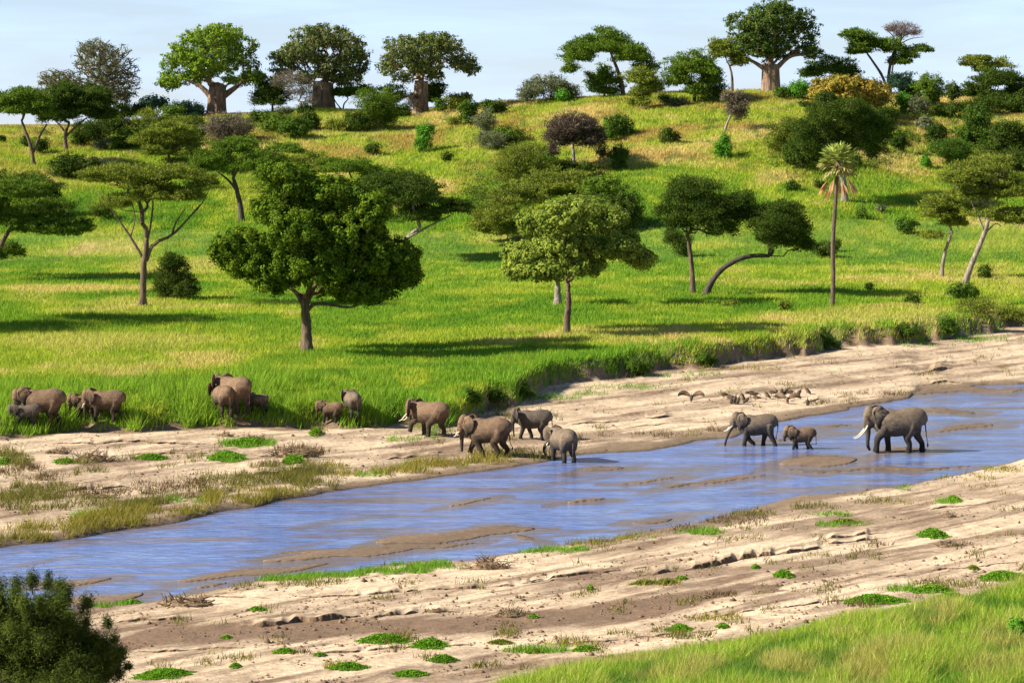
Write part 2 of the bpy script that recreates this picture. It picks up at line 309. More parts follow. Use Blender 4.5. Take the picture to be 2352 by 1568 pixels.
# ---------------------------------------------------------------- grass
GREEN = np.array([.155, .335, .028]); YGREEN = np.array([.42, .50, .05]); OCHRE = np.array([.50, .33, .10]); STRAW = np.array([.70, .56, .20]); DEEP = np.array([.05, .14, .015])
OLIVE = np.array([.22, .21, .05]); YOLIVE = np.array([.38, .33, .06]); BROWN = np.array([.15, .09, .045])
row0 = int(np.searchsorted(rows, 95)); rowHill = int(np.searchsorted(rows, 411)); rowTop = int(np.searchsorted(rows, 575))
c0 = int(np.searchsorted(colsx, -330)); c1 = int(np.searchsorted(colsx, 2680))
def sample(n, r0, r1, k0=None, k1=None):
    k0 = c0 if k0 is None else int(np.searchsorted(colsx, k0)); k1 = c1 if k1 is None else int(np.searchsorted(colsx, k1))
    r = RS.uniform(r0, r1 - 1.001, n); k = RS.uniform(k0, k1 - 1.001, n)
    ri = r.astype(int); ki = k.astype(int); fr = r - ri; fk = k - ki
    def bl(A): return (A[ri, ki] * (1 - fk) + A[ri, ki + 1] * fk) * (1 - fr) + (A[ri + 1, ki] * (1 - fk) + A[ri + 1, ki + 1] * fk) * fr
    return bl(RC), bl(RX), bl(RY), bl(RZ), bl(RPY)
def blades(name, X, Y, Z, h, w, col, label, cat='grass', lean=.35, mat=None):
    n = len(X); a = RS.uniform(0, math.pi, n)
    a = np.where(RS.rand(n) < .7, RS.normal(0, .6, n), a)
    dx, dy = np.cos(a) * w / 2, np.sin(a) * w / 2
    lx = RS.normal(.12, lean, n) * h; ly = RS.normal(0, lean, n) * h
    V = np.empty((n, 3, 3), np.float32)
    V[:, 0] = np.stack([X - dx, Y - dy, Z - .03], -1); V[:, 1] = np.stack([X + dx, Y + dy, Z - .03], -1); V[:, 2] = np.stack([X + lx, Y + ly, Z + h], -1)
    C = np.repeat(col[:, None, :], 3, 1)
    o = link(name, npmesh(name, V.reshape(-1, 3), np.arange(n * 3).reshape(n, 3), C.reshape(-1, 3)), mat or M_GRASS)
    tag(o, label, cat, kind='stuff'); return o
STRAWP = [(180,664,230,11,1),(60,690,120,8,.6),(250,790,330,30,.55),(1650,785,50,8,1),(2060,706,140,9,.9),(2020,640,120,14,.4),(760,300,260,16,.8),(1000,286,200,14,.8),(1450,262,330,16,.6),(1100,330,110,22,.6),(2290,262,110,8,1),
  (220,530,120,14,.6),(300,615,60,14,.5),(560,440,110,30,.5),(1620,340,300,30,.4),(400,345,90,10,.6),(40,330,80,20,.5),(1150,670,160,10,.5),(1500,720,120,8,.4),(2250,330,120,20,.4),(1800,380,120,14,.4),(660,880,200,14,.4),(2280,560,90,12,.5)]
def meadow_cols(c, X, Y, py):
    a = fbm(X / 14, Y / 22, 81, 4); b = fbm(X / 3.5, Y / 6, 83, 3); r = RS.rand(len(X))
    hill = sm((470 - py) / 160)
    straw = np.clip((a - .50) * 3.6, 0, .8) + hill * .5 + np.clip((b - .6) * 3, 0, .4)
    for x, y, rx, ry, k in STRAWP:
        straw = np.maximum(straw, k * np.clip(1.25 - ((c - x) / rx) ** 2 - ((py - y) / ry) ** 2 + 1.2 * (b - .5), 0, 1))
    left = sm((900 - c) / 500) * sm((py - 740) / 40) * sm((930 - py) / 60); straw = straw + left * .22
    col = mixc(GREEN * np.ones((len(X), 3)), YGREEN, np.clip(.16 + straw * 1.7 + .3 * r + .5 * (b - .5), 0, 1))
    col = mixc(col, STRAW, np.clip(straw * 1.5 - .75 + .5 * (RS.rand(len(X)) - .5), 0, 1))
    d = np.clip((fbm(X / 6, Y / 9, 87, 3) - .56) * 6, 0, 1); dh = np.clip((fbm(X / 1.8, Y / 3.5, 89, 3) - .60) * 7, 0, 1) * hill
    col = mixc(col, OCHRE, np.clip((fbm(X / 9, Y / 7, 90, 3) - .52) * 5, 0, .75) * hill)
    col = mixc(col, DEEP * 1.5, dh * .6)
    col = mixc(col, DEEP * 1.6, d * .5 * (1 - np.clip(straw, 0, 1)))
    return col * RS.uniform(.72, 1.25, len(X))[:, None], straw
gcol, gdv, _, gdn, _, _, _ = cover(RC, RX, RY, RPY)
mcol, _ = meadow_cols(RC.ravel(), RX.ravel(), RY.ravel(), RPY.ravel())
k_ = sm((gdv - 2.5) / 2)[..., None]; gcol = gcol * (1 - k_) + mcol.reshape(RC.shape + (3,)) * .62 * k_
nr_, nc_ = RC.shape
idx = np.arange(nr_ * nc_).reshape(nr_, nc_)
quads = np.stack([idx[:-1, :-1], idx[:-1, 1:], idx[1:, 1:], idx[1:, :-1]], -1).reshape(-1, 4)
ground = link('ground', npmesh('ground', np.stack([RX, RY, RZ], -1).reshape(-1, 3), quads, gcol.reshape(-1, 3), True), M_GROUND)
tag(ground, kind='structure')
def vegdist(c, X, Y):
    vv = HY + (veg_edge(c) - HY) * H / (H - .7) + 26 * (fbm(X / 4, Y / 6, 5, 4) - .5)
    return Y - F * H / (vv - HY)
# meadow
c, X, Y, Z, py = sample(1050000, int(np.searchsorted(rows, 160)), rowHill)
dv = vegdist(c, X, Y); k = (dv > 1.0) & (RS.rand(len(c)) < np.clip(.9 + (py - 600) / 500, .8, 1))
c, X, Y, Z, py, dv = [q[k] for q in (c, X, Y, Z, py, dv)]
col, straw = meadow_cols(c, X, Y, py)
tall = fbm(X / 3, Y / 4, 91, 3)
h = RS.uniform(.25, .55, len(X)) * (.6 + .8 * tall) * lerp(1.0, .8, sm((800 - py) / 200))
blades('meadow_grass', X, Y, Z, h, RS.uniform(.05, .12, len(X)), col, 'bright green and yellow meadow grass covering the flat plain')
# hill
c, X, Y, Z, py = sample(620000, rowHill, rowTop)
col, straw = meadow_cols(c, X, Y, py)
tall = fbm(X / 3, Y / 3, 93, 3)
blades('hill_grass', X, Y, Z, RS.uniform(.25, .65, len(X)) * (.45 + 1.1 * tall), RS.uniform(.08, .18, len(X)), col, 'yellow green grass covering the hillside below the skyline trees')
# tall grass belt along the bank
c, X, Y, Z, py = sample(900000, int(np.searchsorted(rows, 150)), int(np.searchsorted(rows, 330)))
dv = vegdist(c, X, Y); cl = fbm(X / 1.6, Y / 2.2, 95, 3); leftz = sm((960 - c) / 120)
wid = lerp(5.5, 17, leftz); cut = np.clip(.55 + (cl - .5) * 3.6, 0, 1) * lerp(.8, 1, leftz)
bare = (np.abs(c - 2030) < 75) | (np.abs(c - 1760) < 110) & (noise2(c / 30, c * 0, 5) > .35) | (np.abs(c - 1400) < 90) & (noise2(c / 40, c * 0, 7) > .4)
k = (dv > np.where(bare, 2.4, .1)) & (dv < wid * (0.7 + .6 * cl)) & (RS.rand(len(c)) < cut)
c, X, Y, Z, py, dv, cl, leftz = [q[k] for q in (c, X, Y, Z, py, dv, cl, leftz)]
n = len(c); col = mixc(GREEN * 1.2 * np.ones((n, 3)), DEEP * 1.5, np.clip((.48 - cl) * 5, 0, .8)); col = mixc(col, YGREEN, RS.rand(n) * .5 * leftz + .15)
col = col * RS.uniform(.7, 1.25, n)[:, None]
cm = fbm(X / 4.5, Y / 5, 96, 3); h = RS.uniform(.4, 1.15, n) * (.15 + 1.5 * cl) * (.45 + 1.1 * cm) * lerp(.72, 1.15, leftz) * np.clip(.7 + dv / 5, 0, 1)
EX = []   # taller grass grown up around the grazing elephants
for ex, ey, er in [(92,982,62),(58,988,40),(240,974,52),(195,970,30),(534,958,44),(510,964,34),(592,955,30),(758,974,36),(808,963,26)]:
    m_ = 3600; ec = ex + RS.normal(0, er * .6, m_); ep = ey + RS.uniform(1, 17, m_); eY = F * (H - 1.7) / (ep - HY); EX.append(np.stack([(ec - CX) * eY / F, eY, zfun(ec, eY), ec], -1))
EX = np.vstack(EX); EX = EX[vegdist(EX[:, 3], EX[:, 0], EX[:, 1]) > .6]; m_ = len(EX); X = np.r_[X, EX[:, 0]]; Y = np.r_[Y, EX[:, 1]]; Z = np.r_[Z, EX[:, 2]]
h = np.r_[h, RS.uniform(.8, 1.5, m_) * (.6 + fbm(EX[:, 0] / 1.5, EX[:, 1] / 2, 161, 3))]; ecol = mixc(GREEN * 1.25 * np.ones((m_, 3)), YGREEN, RS.rand(m_) * .6) * RS.uniform(.7, 1.25, m_)[:, None]; col = np.vstack([col, ecol]); n = len(X)
blades('bank_grass', X, Y, Z, h, RS.uniform(.05, .11, n), col, 'tall lush green grass belt along the top of the far bank')
# low vegetation on the sand : x, y, rx, ry, kind, density
PATCH = [(300,1130,260,16,'b',.35),(150,1160,160,22,'o',.35),(480,1140,160,18,'o',.45),(700,1108,90,18,'o',.9),(785,1088,50,12,'y',.9),(250,1218,290,14,'y',.6),(80,1095,90,10,'b',.6),(620,1095,90,12,'o',.8),(200,1062,80,8,'o',.6),(690,1042,60,16,'b',.7),
 (90,1235,110,16,'y',1),(260,1200,130,20,'y',1),(400,1175,110,20,'y',1),(520,1150,110,20,'y',1),(620,1130,80,18,'y',1),(180,1185,60,12,'g',.8),(470,1150,110,9,'g',.8),(60,1140,80,14,'o',.9),(110,1120,90,10,'o',.7),(330,1160,70,18,'o',.9),
 (420,1115,110,14,'b',.6),(560,1110,110,14,'o',.7),(660,1090,70,22,'o',1),(720,1085,60,22,'o',1),(760,1075,40,14,'y',.8),(620,1065,60,8,'b',.5),(40,1060,50,14,'o',.8),(20,1045,35,12,'o',.8),(35,1080,60,10,'b',.6),(230,1082,60,6,'o',.4),(560,1020,55,9,'g',1),
 (600,1018,40,8,'g',.9),(350,1052,45,5,'g',.8),(520,1050,45,13,'g',1),(400,1040,28,10,'o',1),(675,1060,28,10,'g',1),(725,994,16,8,'o',1),(900,1082,110,9,'y',.8),(1000,1070,110,10,'y',.8),(1100,1060,90,7,'y',.6),(1180,1045,110,6,'y',.6),(850,1092,60,6,'g',.7),(960,1068,60,5,'g',.7),
 (1120,1010,60,5,'o',.5),(940,1010,80,6,'g',.4),(1010,990,60,10,'g',.5),(1260,915,70,8,'g',.7),(1330,905,80,6,'g',.6),(1420,890,120,6,'g',.5),(1560,862,120,5,'g',.5),(1700,848,110,4,'y',.4),(2230,778,110,9,'g',.9),(2120,795,70,4,'g',.6),(1200,955,90,8,'o',.4),(1130,935,60,8,'o',.6),
 (2000,905,90,6,'b',.7),(1900,925,90,5,'b',.5),(1500,1000,120,6,'b',.4),(1700,988,90,5,'b',.4),(640,1328,110,7,'g',1),(760,1320,110,7,'g',1),(900,1310,120,8,'g',.9),(1010,1300,110,8,'g',.9),(1250,1262,100,8,'g',1),(1350,1248,90,7,'y',.9),(1450,1232,80,8,'y',.8),(1480,1235,40,6,'g',.9),(1600,1222,60,7,'g',.9),
 (560,1345,90,7,'o',.6),(240,1388,60,6,'g',.8),(700,1340,110,7,'o',.5),(1560,1215,90,8,'b',.7),(1680,1195,90,9,'b',.8),(1740,1180,80,8,'o',.7),(1900,1180,55,9,'g',1),(1880,1165,90,7,'o',.7),(1990,1150,80,7,'o',.7),(2085,1120,45,7,'g',1),(2200,1100,90,6,'y',.8),(2300,1080,70,6,'y',.9),(2180,1152,28,6,'g',.9),
 (2060,1155,70,5,'y',.6),(1950,1205,70,6,'g',.5),(1640,1420,80,8,'y',.6),(1560,1455,90,12,'o',.6),(1500,1460,70,8,'o',.5),(1760,1345,60,4,'y',.4),(1500,1340,60,5,'y',.5),(2200,1345,140,8,'o',.5),(2100,1355,110,6,'g',.5),(1350,1480,90,6,'y',.5),(1230,1495,70,6,'g',.5),(1420,1455,50,5,'o',.5),
 (960,1470,60,8,'o',.7),(1100,1530,60,6,'o',.5),(880,1375,40,4,'o',.3),(1180,1410,40,8,'b',.8),(700,1500,60,5,'b',.5),(780,1530,60,6,'y',.5),(500,1500,40,4,'y',.4),(1000,1405,40,4,'b',.6),(1670,1365,30,5,'b',.7),(2010,1250,40,8,'b',.7),(2200,1250,40,7,'b',.7),(1960,1390,80,7,'b',.5),(350,1170,200,25,'b',.25),(1240,1040,200,10,'b',.3)]
ac, aX, aY, aZ, aP = sample(1500000, row0, int(np.searchsorted(rows, 300)))
dvs = vegdist(ac, aX, aY); nb = fbm(aX / 1.1, aY / 1.6, 97, 3)
best = np.zeros(len(ac)); kind = np.zeros(len(ac), int); KC = {'g': 0, 'y': 1, 'o': 2, 'b': 3}
for x, y, rx, ry, kd, den in PATCH:
    e = 1 - ((ac - x) / rx) ** 2 - ((aP - y) / ry) ** 2
    q = den * np.clip(e * 1.3 + 4.0 * (nb - .54), 0, 1) * (e > -.3)
    kind = np.where(q > best, KC[kd], kind); best = np.maximum(best, q)
sp = np.clip((fbm(aX / 1.5, aY / 2.5, 99, 4) - .66) * 9, 0, 1) * .35     # sparse stray tufts
kind = np.where(sp > best, 2, kind); best = np.maximum(best, sp)
nearb = aP > near_edge(ac) - 10; best = best * np.where(nearb & (kind > 0), .45, 1)
k = (RS.rand(len(ac)) < best) & (aZ > .04) & (dvs < .6) & (aP < fore_edge(ac) + 10)
ac, aX, aY, aZ, kd, nb, nearb = ac[k], aX[k], aY[k], aZ[k], kind[k], nb[k], nearb[k]
n = len(ac); cols = np.array([GREEN * 1.3, YOLIVE * .9, OLIVE * .9, BROWN])[kd]; cols = mixc(cols, OLIVE, RS.rand(n) * .4) * RS.uniform(.6, 1.3, n)[:, None]
hh = RS.uniform(.12, .42, n) * np.array([1.0, 1.25, 1.25, .9])[kd] * (.4 + 1.3 * nb) * np.where(nearb, .62, 1)
blades('sandbank_grass', aX, aY, aZ, hh, RS.uniform(.025, .06, n), cols, 'sparse olive and green grass scattered over the sandy river banks', lean=.5)
# foreground grass lower right
c, X, Y, Z, py = sample(420000, int(np.searchsorted(rows, 90)), int(np.searchsorted(rows, 150)), 1000, 2750)
ns_ = 110000; c2 = RS.uniform(2720, 3500, ns_); r2_ = RS.uniform(1100, 1760, ns_); Y2 = F * H / (r2_ - HY); Z2 = zfun(c2, Y2)
c = np.r_[c, c2]; X = np.r_[X, (c2 - CX) * Y2 / F]; Y = np.r_[Y, Y2]; Z = np.r_[Z, Z2]; py = np.r_[py, HY + F * (H - Z2) / Y2]
e = py - fore_edge(c) + 22 * (fbm(X / 1.5, Y / 2, 101, 3) - .5); k = e > 0
c, X, Y, Z, py, e = [q[k] for q in (c, X, Y, Z, py, e)]; n = len(c)
cl = fbm(X / 1.2, Y / 1.5, 103, 3); col = mixc(GREEN * 1.3 * np.ones((n, 3)), YGREEN * 1.1, RS.rand(n) * .7 + .2); col = mixc(col, STRAW, (RS.rand(n) < .15 + .5 * np.clip(fbm(X / 3, Y / 3, 107, 3) - .35, 0, 1)) * .85)
col = mixc(col, STRAW * .8, np.clip((fbm(X / 2, Y / 2.5, 113, 3) - .56) * 6, 0, .55)); col = mixc(col, DEEP * 1.8, np.clip((.5 - cl) * 6, 0, .8)) * RS.uniform(.7, 1.25, n)[:, None]
blades('foreground_grass', X, Y, Z, RS.uniform(.2, .75, n) * (.1 + 1.7 * cl) * (.3 + 1.4 * fbm(X / 4, Y / 4, 109, 3)) * np.clip(.4 + e / 50, 0, 1), RS.uniform(.015, .045, n), col, 'tall green and straw grass on the near slope at lower right', lean=.45)
# ---------------------------------------------------------------- eroded sand steps: low shelves with an upright broken front
def ground_at(c, py):
    Y = F * (H - .7) / (py - HY)
    for _ in range(3): Y = F * (H - zfun(c, Y)) / (py - HY)
    return (c - CX) * Y / F, Y, zfun(c, Y)
LV, LF, LC, off_ = [], [], [], 0
OFFS = np.array([-30, -20, -12, -6, -2.0, 0.0, 0.35]); HS = np.array([-.06, .42, .72, .92, 1.0, .97, -.35])
for pts, h in LEDGES:
    a = np.array(pts, float); cc = np.arange(a[0, 0], a[-1, 0] + .1, 1.6); yy = np.interp(cc, a[:, 0], a[:, 1]); L_ = a[-1, 0] - a[0, 0]; h = h * .62
    yy = yy + 5 * (noise2(cc / 45, cc * 0, 141) - .5) + 3.4 * (fbm(cc / 14, cc * 0, 143, 4) - .5)
    env = np.minimum(1, np.minimum(cc - a[0, 0], a[-1, 0] - cc) / (L_ * .25)) ** .8 * (.65 + .7 * noise2(cc / 40, cc * 0, 147)) * np.clip(2.2 * noise2(cc / 22, cc * 0, 149) - .1, .12, 1.1)
    G = []
    for o_, hh_ in zip(OFFS, HS):
        x_, y_, z_ = ground_at(cc, yy + min(o_, 0) * (0.35 + .65 * min(1, h / .35)))
        if o_ > 0: x_, y_, z_ = G[-1][0] + .02, G[-1][1] - .05, z0_
        z0_ = z_; zt = z_ + h * hh_ * np.maximum(env, 0) - (.03 if hh_ < .1 else .012) ; G.append((x_, y_, zt))
    V = np.stack([np.stack(g, -1) for g in G]); nr, ncl = V.shape[:2]
    pyv = HY + F * (H - V[..., 2]) / V[..., 1]; cv = CX + F * V[..., 0] / V[..., 1]
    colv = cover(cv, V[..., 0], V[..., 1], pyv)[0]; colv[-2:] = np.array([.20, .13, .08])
    ii = np.arange(nr * ncl).reshape(nr, ncl) + off_; LV.append(V.reshape(-1, 3)); LC.append(colv.reshape(-1, 3)); off_ += nr * ncl
    LF.append(np.stack([ii[:-1, :-1], ii[1:, :-1], ii[1:, 1:], ii[:-1, 1:]], -1).reshape(-1, 4))
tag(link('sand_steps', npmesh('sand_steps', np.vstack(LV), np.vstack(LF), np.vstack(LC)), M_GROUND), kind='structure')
# pebbles, dung and flood crumbs on the sand
pc, pX, pY, pZ, pP = sample(60000, row0, int(np.searchsorted(rows, 290)))
pk = (RS.rand(len(pc)) < np.clip((fbm(pX / 2.2, pY / 3, 121, 4) - .48) * 4, .02, .6)) & (pZ > .05) & (vegdist(pc, pX, pY) < .3) & (pP < fore_edge(pc))
pX, pY, pZ = pX[pk], pY[pk], pZ[pk]; n = len(pX); octa = np.array([[1, 0, 0], [0, 1, 0], [-1, 0, 0], [0, -1, 0], [0, 0, .8], [0, 0, -.5]]); of = np.array([[0, 1, 4], [1, 2, 4], [2, 3, 4], [3, 0, 4], [1, 0, 5], [2, 1, 5], [3, 2, 5], [0, 3, 5]])
rr_ = RS.gamma(2.0, .018, n) + .015; a_ = RS.uniform(0, 6.28, n); O = octa[None] * rr_[:, None, None] * RS.uniform(.6, 1.5, (n, 1, 3))
V = np.stack([O[..., 0] * np.cos(a_)[:, None] - O[..., 1] * np.sin(a_)[:, None] + pX[:, None], O[..., 0] * np.sin(a_)[:, None] + O[..., 1] * np.cos(a_)[:, None] + pY[:, None], O[..., 2] + pZ[:, None]], -1)
C = np.repeat((np.array([.16, .10, .06]) * RS.uniform(.5, 2.0, n)[:, None])[:, None], 6, 1)
tag(link('pebbles', npmesh('pebbles', V.reshape(-1, 3), (of[None] + 6 * np.arange(n)[:, None, None]).reshape(-1, 3), C.reshape(-1, 3)), M_GROUND), 'small brown stones, dung and flood crumbs strewn over the sand', 'pebbles', kind='stuff')
# ---------------------------------------------------------------- trees and bushes
def catmull(P, n):
    P = np.asarray(P, float)
    if len(P) < 3: return np.array([lerp(P[0], P[-1], t) for t in np.linspace(0, 1, n)])
    Q = np.vstack([2 * P[0] - P[1], P, 2 * P[-1] - P[-2]]); out = []
    for t in np.linspace(0, len(P) - 1 - 1e-6, n):
        i = int(t); u = t - i; a, b, c, d = Q[i], Q[i + 1], Q[i + 2], Q[i + 3]
        out.append(.5 * ((2 * b) + (-a + c) * u + (2 * a - 5 * b + 4 * c - d) * u * u + (-a + 3 * b - 3 * c + d) * u ** 3))
    return np.array(out)
def sweep(P, R, k=8, R2=None, caps=True, flute=None, up=(0, 1, 0)):
    """tube along P with radii R (R2: second radius); returns V, quads-as-tris"""
    P = np.asarray(P, float); n = len(P); T = np.gradient(P, axis=0); T /= np.linalg.norm(T, axis=1)[:, None] + 1e-9
    u = np.tile(np.array(up, float), (n, 1)); A = u - (u * T).sum(1)[:, None] * T
    bad = np.linalg.norm(A, axis=1) < .2
    if bad.any():
        u2 = np.tile(np.array([1.0, 0.1, 0]), (n, 1)); A2 = u2 - (u2 * T).sum(1)[:, None] * T; A[bad] = A2[bad]
    A /= np.linalg.norm(A, axis=1)[:, None]; B = np.cross(T, A)
    R = np.asarray(R, float); R2 = R if R2 is None else np.asarray(R2, float)
    th = np.linspace(0, 2 * math.pi, k, endpoint=False); fl = np.ones((n, k)) if flute is None else flute(th, n)
    V = P[:, None, :] + (A[:, None, :] * (np.cos(th) * fl * R[:, None])[..., None] + B[:, None, :] * (np.sin(th) * fl * R2[:, None])[..., None])
    V = V.reshape(-1, 3); Fs = []
    for i in range(n - 1):
        for j in range(k):
            a, b = i * k + j, i * k + (j + 1) % k; Fs.append((a, b, b + k)); Fs.append((a, b + k, a + k))
    if caps:
        V = np.vstack([V, P[0], P[-1]]); c0_, c1_ = n * k, n * k + 1
        for j in range(k):
            Fs.append((c0_, (j + 1) % k, j)); Fs.append((c1_, (n - 1) * k + j, (n - 1) * k + (j + 1) % k))
    return V, np.array(Fs)
def segs(P0, P1, R0, R1, k=5):
    P0, P1 = np.asarray(P0, float), np.asarray(P1, float); n = len(P0); T = P1 - P0; T /= np.linalg.norm(T, axis=1)[:, None] + 1e-9
    u = np.where(np.abs(T[:, 2:3]) > .9, np.array([[1.0, 0, 0]]), np.array([[0, 0, 1.0]])); A = np.cross(T, u); A /= np.linalg.norm(A, axis=1)[:, None] + 1e-9; B = np.cross(T, A)
    th = np.linspace(0, 2 * math.pi, k, endpoint=False); ring = A[:, None, :] * np.cos(th)[None, :, None] + B[:, None, :] * np.sin(th)[None, :, None]
    V = np.concatenate([P0[:, None] + ring * np.asarray(R0)[:, None, None], P1[:, None] + ring * np.asarray(R1)[:, None, None]], 1).reshape(-1, 3)
    j = np.arange(k); f = np.concatenate([np.stack([j, (j + 1) % k, (j + 1) % k + k], -1), np.stack([j, (j + 1) % k + k, j + k], -1)])
    return V, (f[None] + (np.arange(n) * 2 * k)[:, None, None]).reshape(-1, 3)
def merge(parts):
    V, Fc, o = [], [], 0
    for v, f in parts: V.append(v); Fc.append(np.asarray(f) + o); o += len(v)
    return np.vstack(V), np.vstack(Fc)
def leaf_quads(P, Nrm, L, W, dirv=None):
    n = len(P); Nrm = Nrm / (np.linalg.norm(Nrm, axis=1)[:, None] + 1e-9)
    d = RS.normal(0, 1, (n, 3)) if dirv is None else dirv
    T = d - (d * Nrm).sum(1)[:, None] * Nrm; T /= np.linalg.norm(T, axis=1)[:, None] + 1e-9; B = np.cross(Nrm, T)
    L = np.broadcast_to(L, (n,))[:, None]; W = np.broadcast_to(W, (n,))[:, None]
    V = np.stack([P - T * L * .5, P + B * W * .5, P + T * L * .5, P - B * W * .5], 1).reshape(-1, 3)
    return V, np.arange(4 * n).reshape(n, 4)
# leaf len, leaf width, clump radius, flatness, leaves per guide px^2, clumps factor, inner fraction (guide px sizes)
STY = {
 'broad':  dict(L=6.6, W=4.6, R=11, flat=.9, dens=.64, cf=.9, inner=.4, up=.2),
 'baobab': dict(L=5.2, W=3.6, R=7.5, flat=.75, dens=.33, cf=.62, inner=.3, up=.4),
 'sparse': dict(L=4.0, W=2.0, R=8.0, flat=.6, dens=.26, cf=.8, inner=.35, up=.5),
 'acacia': dict(L=6.5, W=1.9, R=13, flat=.42, dens=.9, cf=1.6, inner=.5, up=1.0),
 'bush':   dict(L=4.6, W=2.6, R=8.5, flat=.85, dens=.85, cf=1.25, inner=.45, up=.4),
 'fine':   dict(L=5.5, W=1.6, R=10, flat=.75, dens=.95, cf=1.35, inner=.45, up=.6),
 'lumpy':  dict(L=5.5, W=1.7, R=17, flat=.62, dens=.85, cf=.95, inner=.35, up=.7),
 'thorn':  dict(L=10.0, W=1.8, R=15, flat=1.3, dens=.62, cf=.62, inner=.4, up=.8),
 'twig':   dict(L=8.0, W=.8, R=12, flat=.6, dens=.38, cf=1.2, inner=.4, up=.8),
}
PAL = {
 'bdark': ((.05,.095,.018), (.13,.19,.035)),
 'lime': ((.10,.21,.018), (.27,.37,.035)), 'green': ((.065,.13,.014), (.17,.25,.028)), 'dark': ((.040,.075,.012), (.10,.145,.022)),
 'olive': ((.12,.17,.025), (.27,.30,.04)), 'grey': ((.12,.145,.065), (.22,.235,.12)), 'bluegreen': ((.03,.075,.045), (.07,.13,.07)),
 'sausage': ((.035,.085,.010), (.19,.27,.022)), 'sausage2': ((.10,.17,.025), (.38,.44,.07)), 'autumn': ((.16,.19,.03), (.50,.32,.06)), 'brown': ((.065,.046,.032), (.15,.11,.075)),
 'greybrown': ((.13,.11,.075), (.24,.20,.14)), 'baobabg': ((.08,.12,.03), (.22,.25,.075)), 'vivid': ((.06,.19,.02), (.15,.36,.03)), 'mat': ((.09,.24,.015), (.22,.42,.03)), 'deep': ((.025,.055,.009), (.065,.11,.016)), 'purple': ((.14,.10,.10), (.24,.17,.16)),
 'bushg': ((.045,.10,.014), (.12,.20,.025)), 'thorn': ((.03,.05,.01), (.13,.17,.03)),
}
def foliage(blobs, s, sty, pal, bx, by, rng, density=1.0):
    S = STY[sty]; cs, us, rr = [], [], []
    if sty == 'acacia': blobs = [(x, y + q * .12, p * 1.06, q * 1.42) for x, y, p, q in blobs]
    elif sty in ('bush', 'fine'): blobs = [(x, y, p * 1.17, q * 1.18) for x, y, p, q in blobs]
    xs = [b[0] - b[2] for b in blobs] + [b[0] + b[2] for b in blobs]; mid = (min(xs) + max(xs)) / 2; hw = (max(xs) - min(xs)) / 2
    B3 = []
    for i, (cx, cy, rx, ry) in enumerate(blobs):
        mxo = math.sqrt(max(hw * hw - (cx - mid) ** 2, 0)) * .8 - rx * .3; off = rng.choice([-1, 1]) * rng.uniform(.35, 1) * max(mxo, 0) if len(blobs) > 1 else 0
        B3.append((cx, cy, rx, ry, off))
        if len(blobs) > 3 and abs(off) > .3 * hw: B3.append((cx + rng.normal() * 6, cy, rx * .85, ry * .85, -off))
    for cx, cy, rx, ry, off in B3:
        R = min(S['R'], .55 * max(ry, rx * .5)); n = max(5, int(S['cf'] * (4 * rx * ry) / (R * R) * 1.15 * max(.6, min(1.3, rx / max(ry, 1) * .6 + .4))))
        u = rng.normal(0, 1, (n, 3)); u /= np.linalg.norm(u, axis=1)[:, None]
        if sty == 'acacia': u[:, 2] = np.where(u[:, 2] < -.35, -.35 * rng.rand(n), u[:, 2])
        r = np.where(rng.rand(n) < S['inner'], rng.uniform(.25, .75, n), rng.uniform(.72, .98, n)) * (1 + .10 * rng.normal(0, 1, n))
        rxx = max(rx - R * .35, rx * .6); ryy = max(ry - R * .25 * S['flat'] , ry * .6)
        p = np.stack([(cx - bx) + u[:, 0] * r * rxx, off + u[:, 1] * r * rxx, (by - cy) + u[:, 2] * r * ryy], -1)
        cs.append(p); us.append(u); rr.append(np.full(n, R) * rng.uniform(.65, 1.2, n))
    C = np.vstack(cs); U = np.vstack(us); R = np.concatenate(rr)
    C[:, 2] = np.maximum(C[:, 2], 3)
    area = sum(4 * b[2] * b[3] for b in B3); nl = int(max(500, area * S['dens'] * density * .95))
    w = R ** 2; ci = rng.choice(len(C), nl, p=w / w.sum())
    q = rng.normal(0, 1, (nl, 3)); q /= np.linalg.norm(q, axis=1)[:, None]; q *= (rng.rand(nl) ** .5 * (1 + (.75 if sty == 'thorn' else .32) * np.abs(rng.normal(0, 1, nl))))[:, None]
    off = q * R[ci][:, None] * np.array([1, 1, S['flat']])
    P = C[ci] + off; P[:, 2] = np.maximum(P[:, 2], .5)
    N = q * .9 + U[ci] * .45 + np.array([0, 0, S['up']]) + rng.normal(0, .45, (nl, 3))
    dirv = None
    if sty in ('acacia', 'fine', 'twig', 'lumpy'):
        dirv = q * .8 + U[ci] * .5 + np.array([0, 0, .5]) + rng.normal(0, .5, (nl, 3)); N = rng.normal(0, 1, (nl, 3)) + np.array([0, 0, .6])
    sz = rng.uniform(.65, 1.3, nl)
    V, Q = leaf_quads(P / s, N, S['L'] * sz / s, S['W'] * sz / s, dirv)
    a, b = PAL[pal]; t = np.clip(.5 * rng.rand(nl) + .6 * rng.rand(len(C))[ci] - .05, 0, 1)
    col = mixc(np.array(a) * np.ones((nl, 3)), np.array(b), t) * rng.uniform(.8, 1.2, nl)[:, None]
    return V, Q, np.repeat(col, 4, 0), C / s
